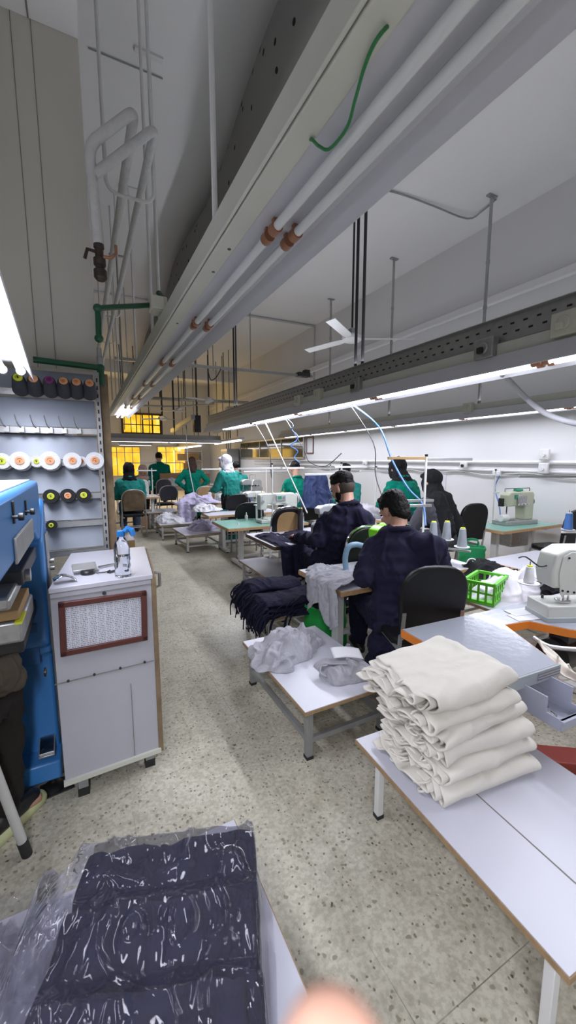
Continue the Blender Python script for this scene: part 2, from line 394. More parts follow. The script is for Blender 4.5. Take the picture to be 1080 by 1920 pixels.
# ------------------------------------------------------------------ room shell
HC = 5.07; WX = 5.8; YF = 20.0; XL = -3.2; YB = -3.2
def slab(name, c, s, m, bevel=0):
    o = MB().box((0,0,0), s).build(name, m, bevel=bevel); o.location = c; return struct(o)
slab('floor', ((XL+WX)/2, (YB+YF)/2, -.05), (WX-XL+.4, YF-YB+.4, .1), M['floor'])
slab('ceiling', ((XL+WX)/2, (YB+YF)/2, HC+.05), (WX-XL+.4, YF-YB+.4, .1), M['ceil'])
slab('wall_far', ((XL+WX)/2, YF+.1, HC/2), (WX-XL+.4, .2, HC), M['wall'])
slab('wall_near', ((XL+WX)/2, YB-.1, HC/2), (WX-XL+.4, .2, HC), M['wall'])
slab('wall_outer', (XL-.1, (YB+YF)/2, HC/2), (.2, YF-YB, HC), M['wall'])
slab('wall_right', (WX+.1, (YB+YF)/2, HC/2), (.2, YF-YB, HC), M['wall'])
# bulkhead of beige panels above the thread rack, with a lower soffit running towards the viewer
YK = 2.75; XK = .117; ZB = 2.02; ZS = 3.78
bk = slab('wall_bulkhead', ((XL+XK)/2, YK+1.6, (ZB+HC)/2), (XK-XL, 3.2, HC-ZB), M['beige'])
for x, nm in ((Yp(40, 300, YK).x, 'trim_1'), (Yp(80, 350, YK).x, 'trim_2')):
    slab(nm, (x, YK-.001, (ZB+ZS)/2), (.0035, .004, ZS-ZB), M['seam'])
slab('ceiling_soffit', ((XL+XK)/2, (YB+YK)/2, (ZS+HC)/2), (XK-XL, YK-YB-.004, HC-ZS), M['wall'])
slab('trim_3', (Zp(50, 14, ZS).x, (YB+YK)/2, ZS-.001), (.008, YK-YB-.01, .006), M['seam'])
slab('wall_left', (-.2, 14.2, 2.3/1.0), (.12, 11.4, 4.6), M['wall'])
slab('trim_4', (WX-.04, (YB+YF)/2, Xp(1080, 505, WX).z), (.08, YF-YB, .13), M['wall'], bevel=.02)
slab('trim_5', (2.8, 16.5, 4.85), (6, .5, .44), M['ceil'])
slab('trim_6', (WX-.006, 11.2, 1.9), (.012, .05, 1.0), M['wall'])
# windows
def window_in(nm, c, s, axis, m, bars, frame_m, fw=.05):
    r = thing(nm, None, None, c); r['kind'] = 'structure'
    f = MB(); w, h = s
    def b(u, z, su, sz, d=.06):
        f.box((u, 0, z) if axis == 'x' else (0, u, z), (su, d, sz) if axis == 'x' else (d, su, sz))
    b(0, h/2, w+fw, fw); b(0, -h/2, w+fw, fw); b(-w/2, 0, fw, h); b(w/2, 0, fw, h)
    for k in bars[0]: b(k*w, 0, fw*.7, h)
    for k in bars[1]: b(0, k*h, w, fw*.5)
    f.build('window_frame', frame_m, r, bevel=.006)
    g = MB().box((0,0,0), (w, .02, h) if axis == 'x' else (.02, w, h)).build('pane', m, r)
    return r
p0 = Yp(230, 812, YF); p1 = Yp(300, 778, YF)
window_in('window_1', (( p0.x+p1.x)/2, YF-.03, (p0.z+p1.z)/2), (p1.x-p0.x, p1.z-p0.z), 'x', M['amber'], ((.02, .28), (-.05,)), M['darkedge'], .09)
p0 = Yp(206, 893, YF); p1 = Yp(262, 838, YF)
window_in('window_2', ((p0.x+p1.x)/2, YF-.03, (p0.z+p1.z)/2), (p1.x-p0.x, p1.z-p0.z), 'x', M['amber'], ((-.25, .0, .25), (.3,)), M['cream'], .05)
p0 = Yp(297, 890, YF); p1 = Yp(346, 838, YF)
window_in('window_3', ((p0.x+p1.x)/2, YF-.03, (p0.z+p1.z)/2), (p1.x-p0.x, p1.z-p0.z), 'x', M['amber'], ((-.2, .1, .3), (.3,)), M['cream'], .05)
ya = Xp(453, 850, WX).y; yb = Xp(572, 850, WX).y
window_in('window_4', (WX-.03, (ya+yb)/2, 1.83), (ya-yb, .62), 'y', M['glassd'], ((-.22, .12),(),), M['galv'], .06)
def amber_light(nm, c, sx, sy, p):
    d = bpy.data.lights.new(nm, 'AREA'); d.shape = 'RECTANGLE'; d.size = sx; d.size_y = sy; d.energy = p; d.color = (1, .62, .16)
    o = bpy.data.objects.new(nm, d); C.objects.link(o); o.location = c; o.rotation_euler = (R(-90), 0, 0)
for (pa, pb, e_) in (((230, 812), (300, 778), 26), ((206, 893), (262, 838), 22), ((297, 890), (346, 838), 22)):
    a, b = Yp(*pa, YF), Yp(*pb, YF)
    amber_light('window_daylight', ((a.x+b.x)/2, YF-.12, (a.z+b.z)/2), b.x-a.x, b.z-a.z, e_)
# ------------------------------------------------------------------ overhead: perforated fabric duct
def duct():
    mb = MB(); ny, nu = 70, 40
    y0, y1 = 1.3, 17.0
    def fn(u, v):
        y = y0 + (y1-y0)*v
        a = 2*math.pi*u
        xl = 1.49 + .03*(y-2.7)+ .05*math.sin(y*1.4+.6)
        w = .72 + .05*math.sin(y*.9); h = .42+.04*math.sin(y*1.9)
        x = xl + w*.5 + .5*w*math.copysign(abs(math.cos(a))**.75, math.cos(a))
        z = 4.62 + h*math.copysign(abs(math.sin(a))**.8, math.sin(a))
        z = min(z, HC-.01)
        z += .03*noise.noise(Vector((x*2, y*1.6, 3)))
        if math.sin(a) < .3: x += .03*noise.noise(Vector((x, y*1.1, 9)))
        return (x, y, min(z, HC-.005))
    mb.grid(fn, nu, ny)
    o = mb.build('fabric_air_duct', M['duct'], ang=80)
    return tag(o, 'long sagging dark grey fabric air duct dotted with holes under the ceiling', 'air duct')
duct()
# ------------------------------------------------------------------ light trunking
def tube_pair(fix, x, y0, y1, z, on, n=2, gap=.075, r=.013):
    for k in range(n):
        xx = x + (k-(n-1)/2)*gap
        o = MB().cone((xx, y0+.03, z), (xx, y1-.03, z), r, n=12).build('fluorescent_tube', M['tubeon'] if on else M['tubeoff'], fix)
        if on: o['label'] = 'lit white tube'
        for yy in (y0+.035, y1-.035):
            MB().cone((xx, yy-.02, z), (xx, yy+.02, z), r*1.35, n=12).box((xx, yy, z+.02), (.022, .02, .04)).build('tube_clip', M['clip'], o)
def line_light(name, c, sy, sx, power, rot=0):
    d = bpy.data.lights.new(name, 'AREA'); d.shape = 'RECTANGLE'; d.size = sx; d.size_y = sy; d.energy = power; d.color = (.88, .90, 1)
    o = bpy.data.objects.new(name, d); C.objects.link(o); o.location = c; o.rotation_euler = (0, 0, rot); return o
# A: the overhead trunk along the aisle, tubes off except the far end
AX, AZ = .66, 2.34
AEND = Zp(215, 783, AZ).y
fa = thing('fluorescent_light', 'long white overhead light trunk with unlit tubes running down the aisle', 'ceiling light', (0, 0, 0))
yA0 = -1.2
MB().box((AX-.075, (yA0+AEND)/2, AZ+.085), (.075, AEND-yA0, .11)).box((AX-.122, (yA0+AEND)/2, AZ+.085), (.012, AEND-yA0, .10)).build('cable_channel', M['cream'], fa, bevel=.004)
MB().prism([(AX-.036, AZ+.035), (AX-.03, AZ+.045), (AX+.19, AZ+.045), (AX+.235, AZ-.02), (AX+.238, AZ-.018), (AX+.19, AZ+.085), (AX-.036, AZ+.085)], yA0, AEND, lambda x, y, z: (x, z, y)).build('reflector', M['reflect'], fa)
ys = [yA0 + i*1.16 + .05 for i in range(int((AEND-yA0)/1.16)+1)]
off = 1.235 + 0.0
k0 = Zp(515, 445, AZ).y
ylist = [k0 - 2*1.16, k0 - 1.16]
yy = k0
while yy < AEND: ylist.append(yy); yy += 1.16
ylist[-1] = AEND
for a, b in zip(ylist[:-1], ylist[1:]):
    tube_pair(fa, AX+.075, a, b, AZ+.012, b > AEND-.1, 2, .085, .017)
line_light('trunk_end_lamp', (AX+.08, AEND-.6, AZ-.01), 1.0, .15, 12)
for px, py in ((437, 450), (300, 640), (262, 745)):
    q = Zp(px, py, AZ+.1)
    MB().cone((AX-.1, q.y, AZ+.13), (AX-.1, q.y, HC), .012, n=8).build('suspension_pipe', M['white'], fa)
for px, py in ((437, 440), (383, 480), (345, 590)):
    q = Zp(px, py, AZ+.09)
    MB().cone((AX-.06, q.y, AZ+.028), (AX-.06, q.y, AZ+.031), .008, n=8).build('screw_hole', M['black'], fa)
jb = Yp(335, 590, Zp(335, 590, AZ+.16).y)
q = Zp(335, 592, AZ+.16)
b = tag(MB().box((0,0,0), (.10, .12, .10)).box((-.02, -.02, 0), (.09, .13, .085)).build('junction_box', M['box'], bevel=.008), 'ivory plastic junction box on the overhead trunk where the green pipe ends', 'junction box'); b.location = (AX-.13, q.y, AZ+.2)
JB = b.location.copy()
# green wire looped over the trunk
gw = [Zp(740, 40, AZ+.10), Zp(722, 54, AZ+.02), Zp(700, 85, AZ+.02), Zp(682, 130, AZ+.02), Zp(665, 190, AZ+.01), Zp(650, 240, AZ+.0), Zp(618, 279, AZ+.0), Zp(598, 274, AZ+.015), Zp(585, 262, AZ+.02), Zp(572, 262, AZ+.10)]
tag(MB().tube(gw, .0042, 8, smooth=6).build('green_wire', M['gwire']), 'loose green wire looped over the overhead trunk', 'wire')
# B and C: suspended trunks with lit tubes; cable tray above
def trunk(name, label, x, z, y0, y1, seg, tray_h, rods, rodr, rodm, phase, flip=1, pitch=None, power=42, group=None, drops=()):
    f = thing(name, label, 'ceiling light', (x, 0, 0), group=group)
    ym, L = (y0+y1)/2, y1-y0
    MB().prism([(-.075, z+.075), (-.135, z-.012), (-.138, z-.008), (-.085, z+.105), (.085, z+.105), (.138, z-.008), (.135, z-.012), (.075, z+.075)], y0, y1, lambda a, b, c: (a, c, b)).build('reflector', M['reflect'], f)
    MB().box((0, ym, z+.15), (.11, L, .085)).build('cable_channel', M['cream'], f, bevel=.005)
    if tray_h:
        zt = z+.2
        t = MB().box((0, ym, zt+tray_h/2), (.012, L, tray_h)).box((-.02, ym, zt+tray_h), (.045, L, .006)).box((-.02, ym, zt), (.045, L, .006))
        t.build('cable_tray', M['galv'], f)
        hl = MB(); n = int(L/.09)
        for i in range(n):
            yy = y0 + (i+.5)*.09
            if yy < 9: hl.box((-.0065, yy, zt+tray_h*.35), (.003, .028, .012)); hl.box((-.0065, yy+.04, zt+tray_h*.68), (.003, .028, .012))
        o = hl.build('slot_row', M['black'], f); o['kind'] = 'stuff'
    y = phase
    while y > y0+seg: y -= seg
    k = 0
    while y + seg <= y1+.05:
        tube_pair(f, -.02, y, y+seg, z+.005, True, 2 if name != 'slim' else 1, .06, .016)
        line_light(name+'_lamp', (x-.02, y+seg/2, z-.02), seg*.9, .12, power)
        up = line_light(name+'_upper_lamp', (x, y+seg/2, z+.24+tray_h), seg*.9, .1, power*.19); up.rotation_euler = (math.pi, 0, 0)  # added unseen upward fill that lifts the ceiling brightness; no lamp body
        y += seg; k += 1
    for yy in rods:
        for d in (-.06, .06) if pitch is None else (0,):
            MB().cone((0, yy+d, z+.2+tray_h), (0, yy+d, HC), rodr, n=8).build('suspension_rod', rodm, f)
    for yy in drops:
        MB().cone((0, yy, z+.2+tray_h*.5), (0, yy, HC-.02), .022, n=10).box((0, yy, HC-.012), (.16, .06, .02)).cone((0, yy, 3.6), (0, yy, 3.64), .028, n=10).cone((0, yy, 4.2), (0, yy, 4.24), .028, n=10).build('conduit_drop', M['galv'], f)
    return f
BX, BZ = 2.67, 2.1
b1 = Zp(1020, 682, BZ).y
by = lambda px, py: Zp(px, py, BZ+.35).y
BR = [by(720, 697), by(503, 770), by(388, 806)]
trunk('fluorescent_light', 'suspended light trunk with glowing tubes and perforated steel tray above the sewing rows', BX, BZ, -1.4, Zp(400, 812, BZ).y, 1.62, .17, BR, .016, M['darksteel'], b1, power=34)
CX_, CZ = 5.2, 2.1
c1 = Zp(880, 786, CZ).y
cy = lambda px, py: Zp(px, py, HC).y
trunk('fluorescent_light', 'suspended light trunk with glowing tubes running close along the long white wall', CX_, CZ, .4, Zp(565, 822, CZ).y, 1.5, .0, [], .01, M['steel'], c1, power=9, drops=[cy(935, 372), cy(752, 488), cy(633, 563)])
# outlet boxes clipped along the trunks
for (px, py, x, z, lab) in ((1066, 608, BX-.05, 2.36, 'ivory socket box on the perforated tray at the frame edge'), (915, 655, BX-.05, 2.36, 'grey socket box hanging on the perforated tray below a conduit drop'), (672, 723, BX-.05, 2.33, 'grey socket box with black plug on the perforated tray above the ceiling fan side'), (600, 741, BX-.05, 2.36, 'small ivory box on the perforated tray behind the fan blade'), (563, 752, BX-.05, 2.35, 'ivory socket box on the perforated tray with a hanging wire'), (880, 765, CX_-.07, 2.25, 'ivory socket box with cable on the wall side light trunk')):
    q = Xp(px, py, x)
    o = MB().box((0,0,0), (.07, .15, .14)).cone((-.045, .0, 0), (-.03, 0, 0), .04, n=16).build('socket_box', M['box'] if 'ivory' in lab else M['galv'], bevel=.012)
    tag(o, lab, 'socket box'); o.location = (x-.02, q.y, q.z)
    MB().box((0,0,0), (.035, .045, .045)).build('plug', M['black'] if 'grey' in lab else M['box'], o, bevel=.008).location = (-.05, .01, -.015)
# cross trunk at the far end and its neighbours
def cross_trunk(x0, x1, y, z, label, lit, power, rods, tray=.15):
    f = thing('fluorescent_light', label, 'ceiling light', (0, y, 0))
    L = x1-x0; xm = (x0+x1)/2
    MB().prism([(-.075, z+.075), (-.135, z-.012), (-.138, z-.008), (-.085, z+.105), (.085, z+.105), (.138, z-.008), (.135, z-.012), (.075, z+.075)], x0, x1, lambda a, b, c: (c, a, b)).build('reflector', M['reflect'], f)
    MB().box((xm, 0, z+.1+tray/2), (L, .05, tray)).build('cable_tray', M['steel'], f)
    n = max(1, round((x1-x0)/1.5)); s = L/n
    for i in range(n):
        a = x0+i*s
        if i in lit:
            MB().cone((a+.04, 0, z), (a+s-.04, 0, z), .017, n=10).build('fluorescent_tube', M['tubeon'], f)
            line_light('far_lamp', (a+s/2, y, z-.02), .12, s*.9, power)
    for xx in rods:
        MB().cone((xx, 0, z+.2), (xx, 0, HC), .014, n=6).build('suspension_rod', M['darksteel'], f)
    return f
q0 = Zp(207, 827, 2.06); q1 = Zp(403, 832, 2.06)
cross_trunk(q0.x, q1.x, q0.y, 2.06, 'grey trunk with lit tubes crossing the aisle below the amber upper window', range(9), 26, [q0.x + i*(q1.x-q0.x)/9 for i in range(1, 9)])
q0 = Zp(222, 834, 2.04); q1 = Zp(290, 834, 2.04)
cross_trunk(q0.x, q1.x, q0.y, 2.04, 'short lit trunk over the far amber windows behind the crossing trunk', range(9), 12, [q0.x+.5, q1.x-.4])
def diag_trunk(pa, pb, z, label, power, tray):
    a, b = Zp(*pa, z), Zp(*pb, z)
    f = thing('fluorescent_light', label, 'ceiling light', (0, 0, 0))
    u = Vector((0, 0, .07))
    MB().bar(a+u, b+u, .16, .06).build('reflector', M['reflect'], f)
    if tray: MB().bar(a+u*2.6, b+u*2.6, .05, .16).build('cable_tray', M['galv'], f)
    n = max(1, round((b-a).length/1.5))
    for i in range(n):
        p, q = a.lerp(b, i/n+.01), a.lerp(b, (i+1)/n-.01)
        MB().cone(p, q, .016, n=10).build('fluorescent_tube', M['tubeon'], f)
        m = (p+q)/2
    d = b-a
    line_light('row_lamp', (a+b)/2 - Vector((0,0,.02)), .12, d.length*.9, power, math.atan2(d.y, d.x))
    for i in range(4):
        p = a.lerp(b, (i+.5)/4)
        MB().cone(p+u*2, Vector((p.x, p.y, HC)), .011, n=6).build('suspension_rod', M['darksteel'], f)
    return f
diag_trunk((453, 826), (403, 833), 2.06, 'lit trunk ending beside the dark partition windows', 14, False)
diag_trunk((378, 836), (308, 845), 1.98, 'lit trunk in the far bay above the standing woman in green', 12, True)
# E: bright fixture over the blue machine
e = thing('light_fixture', 'bright three-tube light fixture above the blue machine', 'ceiling light', (0,0,0))
EZ = Yp(65, 705, 2.32).z
pa, pb = Zp(64, 705, EZ), Zp(-60, 705, EZ)
EY1 = pa.y; EXR = pa.x; EY0 = EY1-1.45; EW = .24
MB().prism([(EXR, EZ-.02), (EXR-.045, EZ+.07), (EXR-EW+.045, EZ+.07), (EXR-EW, EZ-.02), (EXR-EW+.003, EZ-.025), (EXR-EW+.05, EZ+.055), (EXR-.05, EZ+.055), (EXR-.003, EZ-.025)], EY0, EY1, lambda a, b, c: (a, c, b)).build('reflector', M['reflect'], e)
MB().box((EXR-EW/2, (EY0+EY1)/2, EZ+.11), (.1, 1.4, .07)).build('cable_channel', M['steel'], e)
for k in range(3):
    xx = EXR-EW/2+(k-1)*.07
    o = MB().cone((xx, EY0+.03, EZ+.01), (xx, EY1-.05, EZ+.01), .015, n=12).build('fluorescent_tube', M['tubeon'], e)
    MB().cone((xx, EY1-.05, EZ+.01), (xx, EY1-.02, EZ+.01), .02, n=12).build('tube_holder', M['silver'], o)
for yy in (EY0+.25, EY1-.25):
    MB().cone((EXR-EW/2, yy, EZ+.14), (EXR-EW/2, yy, ZS), .01, n=8).build('suspension_rod', M['steel'], e)
_n = Zp(0, 490, EZ); _d = Vector((EXR, EY1, 0)) - Vector((_n.x, _n.y, 0))
EA = -math.atan2(_d.x, _d.y); _m = Matrix.Rotation(EA, 3, 'Z'); _P = Vector((EXR, EY1, 0))
e.rotation_euler.z = EA; e.location = _P - _m @ _P
def eloc(p): return _m @ Vector(p) + e.location
line_light('left_lamp', eloc((EXR-EW/2, (EY0+EY1)/2, EZ-.03)), 1.35, .2, 17, EA)
e2 = dup(e, e.location + Vector((0, -2.35, 0)), None, 'second three-tube light fixture of the row, behind the viewer')
line_light('left_lamp', (EXR-EW/2, (EY0+EY1)/2-2.35, EZ-.03), 1.35, .2, 62)

for dy in (0, -2.35):
    up = line_light('left_upper_lamp', (EXR-EW/2, (EY0+EY1)/2+dy, EZ+.18), 1.3, .1, 4); up.rotation_euler = (math.pi, 0, 0)  # weak upward fill added above both fixtures, standing in for tube spill
# ------------------------------------------------------------------ thread rack
RY = 2.66
rk = thing('thread_rack', 'white sheet-metal wall rack with rails of thread spools behind the cabinet', 'rack', (0, RY, 0))
xr = Yp(182, 800, RY).x; xl = -.95
rows = [742, 809, 868, 930, 981, 1034]
zr = [Yp(150, y, RY).z for y in rows]
ztop = 2.015
edges = [ztop] + zr
for i in range(6):
    zt, zb = edges[i]-.022, edges[i+1]+.022
    mb = MB(); a = .03
    mb.prism([(0, zb), (.012, zb), (.012+a, zt), (a, zt)], xl, xr-.004, lambda x, y, z: (z, x+.01, y))
    mb.build('sheet_panel', M['rackp'], rk)
for i, z in enumerate(zr):
    MB().box(((xl+xr)/2, 0, z), (xr-xl, .03, .036)).box(((xl+xr)/2, -.016, z+.019), (xr-xl, .004, .004)).build('rail', M['galv'], rk, bevel=.003)
p = MB().box((xr+.013, .01, 1.0), (.026, .05, 2.0)).build('slotted_post', M['galv'], rk)
sl = MB()
for k in range(40): sl.box((xr+.013, -.0155, .2+k*.045), (.008, .003, .022))
o = sl.build('slot_row', M['black'], p); o['kind'] = 'stuff'
wp = tag(MB().box((0,0,1.0), (.045, .06, 2.0)).build('wooden_post', M['wood'], bevel=.004), 'rough brown wooden post standing beside the thread rack', 'post'); wp.location = (xr+.052, RY+.05, 0)
def spool_cone(px, row, core, body, label, big=False, scale=1.0, grp=None):
    z = zr[row]; x = Yp(px, rows[row], RY-.1).x
    r = thing('thread_spool', label, 'spool', (x, RY-.022, z+.004), group=grp)
    ax = Vector((0, -.92, .40)).normalized() if not big else Vector((0, -1, .12)).normalized()
    Mx = ax.to_track_quat('Z', 'Y').to_matrix()
    s = scale
    if big: prof = [(.046, 0), (.047, .008), (.034, .014), (.034, .075), (.045, .08), (.046, .088)]
    else: prof = [(.036, 0), (.041, .012), (.040, .03), (.029, .115), (.025, .122)]
    b = MB().lathe([(q*s, h*s) for q, h in prof], n=22, M=Mx).build('thread', M[body], r)
    L = (.09 if big else .124)*s
    MB().lathe([(.021*s, 0), (.021*s, .006), (.012*s, .007), (.011*s, .001)], Mx @ Vector((0,0,L-.002)), n=18, M=Mx).build('core', M[core], r)
    MB().cone(Mx @ Vector((0,0,-.01)), Mx @ Vector((0,0,L+.012)), .0035, n=8).build('peg', M['orange'] if core == 'peach' else M['darksteel'], r)
for px, core, nm in ((38, 'yellow', 'first from the window-side end with bright yellow core'), (66, 'peach', 'second in the row, peach core'), (95, 'purple', 'with the only magenta core'), (121, 'peach', 'fourth in the row, peach core'), (145, 'peach', 'fifth in the row, peach core'), (169, 'peach', 'at the post end, peach core')):
    spool_cone(px, 0, core, 'threadk', 'dark grey cone of thread on the top rail, '+nm.replace('first from the window-side end with', 'the one with'), grp='dark cones on the top rail')
for px, lab, big, core, sc in ((4, 'white spool with yellow core cut by the photo edge on the third rail', True, 'yellow', .9), (38, 'large white spool beside the yellow-core spools on the third rail', True, 'peach', 1.05), (68, 'small white spool with yellow core on the third rail', True, 'yellow', .7), (94, 'large white spool in the middle of the third rail', True, 'peach', 1.1), (136, 'large white spool just before the small peach spool on the third rail', True, 'peach', 1.0), (153, 'small white spool with peach core hanging low on the third rail', True, 'peach', .62), (178, 'large white spool at the post end of the third rail', True, 'peach', 1.05)):
    spool_cone(px, 2, core, 'threadw', lab, big, sc, 'white spools on the third rail')
for px, core, lab in ((95, 'yellow', 'black thread spool with yellow core beside the blue machine on the fourth rail'), (127, 'peach', 'black thread spool with peach core in the middle of the fourth rail'), (157, 'yellow', 'black thread spool with yellow core nearest the post on the fourth rail')):
    spool_cone(px, 3, core, 'threadb', lab, True, .85, 'black spools on the fourth rail')
spool_cone(95, 4, 'yellow', 'threadb', 'small black spool with yellow core alone on the lowest visible rail', True, .6)
for k, px in enumerate((14, 42, 70, 95, 121, 148)):
    x = Yp(px, rows[1], RY-.02).x
    MB().box((x, -.03, zr[1]), (.024, .035, .03)).tube([(x, -.04, zr[1]+.01), (x-.01, -.07, zr[1]+.02), (x-.018, -.085, zr[1]+.05), (x-.022, -.088, zr[1]+.075)], .003, 6, smooth=3).build('spool_peg', M['silver'], rk)
# hanging cable on the rack edge
tag(MB().tube([(-.47, 2.6, 2.02), (-.465, 2.56, 1.95), (-.455, 2.5, 1.8), (-.46, 2.5, 1.5), (-.475, 2.5, 1.2)], .007, 8, smooth=5).build('cable', M['wirey']), 'pale yellow cable hanging in front of the thread rack', 'cable')
# ------------------------------------------------------------------ white cabinet
ca = thing('cabinet', 'white laminate cabinet with wooden edging beside the blue machine', 'cabinet', (0,0,0))
CB = [(-.156, 1.815), (.252, 1.838), (.30, 2.47), (-.09, 2.47)]
def ring(d): 
    cx = sum(p[0] for p in CB)/4; cyy = sum(p[1] for p in CB)/4
    return [(cx+(x-cx)*d, cyy+(y-cyy)*d) for x, y in CB]
MB().prism(ring(.985), .095, .955).build('body', M['cab'], ca, bevel=.002)
MB().prism(ring(1.0), .956, .978).build('top_panel', M['top'], ca, bevel=.003)
fv = Vector((CB[1][0]-CB[0][0], CB[1][1]-CB[0][1], 0)).normalized()
fa_ = math.atan2(fv.y, fv.x)
def face(u, z, d=0):   # point on the front face
    q = Vector((CB[0][0], CB[0][1], 0)) + fv*u; n = Vector((fv.y, -fv.x, 0))
    return Vector((q.x, q.y, z)) + n*d
sd = Vector((CB[2][0]-CB[1][0], CB[2][1]-CB[1][1], 0)); sa = math.atan2(sd.y, sd.x)
m0 = Vector((CB[1][0], CB[1][1], 0)) + sd*.5
MB().box((m0.x+.002, m0.y, .53), (sd.length, .022, .87), rz=sa).build('side_panel', M['wood'], ca, bevel=.002)
MB().box(face(.204, .105, -.001), (.41, .02, .02), rz=fa_).build('bottom_edge', M['cream'], ca)
for u, z, a, b in ((.195, .565, .40, .0022), (.29, .30, .0018, .36), (.204, .935, .4, .0016)): MB().box(face(u, z, -.001), (a, .004, b), rz=fa_).build('panel_seam', M['seam'], ca)
for u in (.045, .145, .25, .355): MB().cone(face(u, .568-.0, -.003), face(u, .568, .003), .0055, n=10).build('screw', M['darksteel'], ca)
MB().tube([m0+Vector((.012,-.12,.93)), m0+Vector((.035,-.12,.925)), m0+Vector((.035,-.12,.86)), m0+Vector((.012,-.12,.855))], .008, 8).build('handle', M['silver'], ca)
for (x, y) in ((-.085, 1.86), (.205, 1.9), (.235, 2.38), (-.05, 2.38)):
    f = MB().box((x, y, .068), (.04, .04, .065)).build('foot', M['steel'], ca)
    MB().box((x, y, .018), (.046, .046, .036)).build('rubber_foot', M['rubber'], f)
# framed chart on the cabinet front
fr = thing('framed_chart', 'printed table of figures in a dark red-brown frame on the white cabinet', 'picture frame', face(.2, .80, .004), fa_)
fr.rotation_euler = (0, R(1.5), fa_)
fw_, fh_ = .345, .232
fm = MB()
for (x, z, a, b) in ((0, fh_/2-.012, fw_, .024), (0, -fh_/2+.012, fw_, .024), (fw_/2-.012, 0, .024, fh_), (-fw_/2+.012, 0, .024, fh_)): fm.box((x, -.009, z), (a, .018, b))
fm.build('frame', M['frame'], fr, bevel=.003)
MB().box((0, -.004, 0), (fw_-.04, .004, fh_-.04)).build('printed_sheet', M['chart'], fr)
MB().cone((0, .0, fh_/2+.012), (0, -.006, fh_/2+.012), .008, n=10).build('hook', M['darksteel'], fr)
# things on the cabinet
ZT = .978
def on_cab(px, py): return Zp(px, py, ZT)
q = on_cab(231, 1080)
bt = thing('water_bottle', 'clear plastic water bottle with blue cap on the white cabinet', 'bottle', q)
prof = [(.030, 0), (.034, .004), (.035, .02), (.032, .035), (.035, .05), (.032, .065), (.035, .08), (.033, .10), (.034, .12), (.030, .145), (.020, .17), (.0135, .182), (.0135, .195)]
MB().lathe(prof, n=24).build('bottle_body', M['bottle'], bt)
MB().lathe([(.0325, .003), (.033, .06), (.033, .095)], n=20).build('water', M['bottle'], bt)
MB().lathe([(.0165, .182), (.017, .183), (.017, .205), (.015, .207)], n=20).build('cap', M['bluecap'], bt)
MB().tube([(.016, 0, .2), (.03, 0, .215), (.045, -.005, .205), (.05, -.01, .18)], [.012, .014, .014, .01], 8).build('cap_strip', M['bluecap'], bt)
q = on_cab(165, 1076)
pr_ = thing('bobbin_winder', 'metal plate on a round black base on the white cabinet top', 'machine part', q, .1)
MB().lathe([(.03, 0), (.031, .012), (.026, .018)], n=20).build('base', M['black'], pr_)
MB().box((-.01, .03, .026), (.10, .06, .012), M=Matrix.Rotation(R(18), 3, 'X')).build('plate', M['plate'], pr_, bevel=.002)
MB().tube([(.03, -.03, .006), (.07, -.035, .006), (.09, -.028, .01)], .003, 6).build('rod', M['darksteel'], pr_)
q = on_cab(122, 1092)
t = thing('chrome_cover', 'curved chrome machine cover lying on the cabinet front corner', 'machine part', q, .15)
MB().grid(lambda u, v: ((u-.5)*.085, (v-.5)*.05, .004+.028*math.sin(math.pi*min(1, .15+.85*u))), 10, 3).build('cover', M['chrome'], t, solid=.003)
q = on_cab(205, 1062)
t = thing('tweezers', 'pair of grey metal tweezers lying beside the water bottle', 'tweezers', q, .4)
for s in (-1, 1): MB().bar((-.05, s*.009, .006), (.06, s*.002, .006), .006, .008).build('blade', M['silver'], t)
q = on_cab(212, 1073)
t = thing('thread_snips', 'small dark thread snips lying in front of the tweezers', 'snips', q, .6)
for s in (-1, 1):
    MB().bar((-.025, s*.007, .005), (.03, s*.001, .005), .005, .007).build('blade', M['darksteel'], t)
# ------------------------------------------------------------------ blue machine
bm_ = thing('button_machine', 'tall blue pedal-driven factory machine beside the white cabinet', 'machine', (0,0,0))
BXR = -.185
MB().prism([(1.02, 1.31), (1.09, 1.405), (2.10, 1.405), (2.10, 1.05), (2.0, 1.14), (1.90, 1.20), (1.60, 1.205), (1.02, 1.21)], -.45, BXR, lambda a, b, c: (c, a, b)).build('head', M['blue'], bm_, bevel=.018, seg=3)
MB().box((-.32, 1.6, 1.407), (.22, .9, .006)).build('top_plate', M['white'], bm_)
MB().prism([(1.98, 1.15), (2.20, 1.32), (2.24, 1.0), (2.24, .14), (2.02, .14), (2.02, .62), (1.94, .70), (1.98, .84)], -.48, BXR+.008, lambda a, b, c: (c, a, b)).build('column', M['blue'], bm_, bevel=.014, seg=3)
MB().box((-.34, 2.08, .11), (.34, .34, .09)).build('base', M['blue'], bm_, bevel=.01)
MB().box((-.34, 1.965, .70), (.24, .02, .18)).build('recess', M['bluedark'], bm_)
MB().box((-.215, 2.02, .72), (.08, .1, .16)).build('shoulder_block', M['blue'], bm_, bevel=.01)
xs = BXR+.002
for k, (px, y0, y1, kn) in enumerate(((23, 940, 985, 970), (47, 938, 968, 960))):
    a, b = Xp(px, y0, xs), Xp(px, y1, xs); kk = Xp(px, kn, xs)
    MB().box((xs, a.y, (a.z+b.z)/2), (.006, .018, a.z-b.z)).build('slot', M['black'], bm_)
    kb = MB().cone((xs, kk.y, kk.z), (xs+.02, kk.y, kk.z), .005, n=10).lathe([(.010, 0), (.011, .002), (.011, .012), (.009, .014)], (xs+.014, kk.y, kk.z), n=14, M=Matrix.Rotation(R(90), 3, 'Y')).build('knob', M['black'], bm_)
a, b = Xp(24, 1000, xs), Xp(60, 1000, xs)
MB().box((xs+.002, (a.y+b.y)/2, 1.245), (.008, b.y-a.y, .075)).build('guard_plate', M['plate'], bm_, bevel=.003)
a = Xp(88, 1060, BXR+.012)
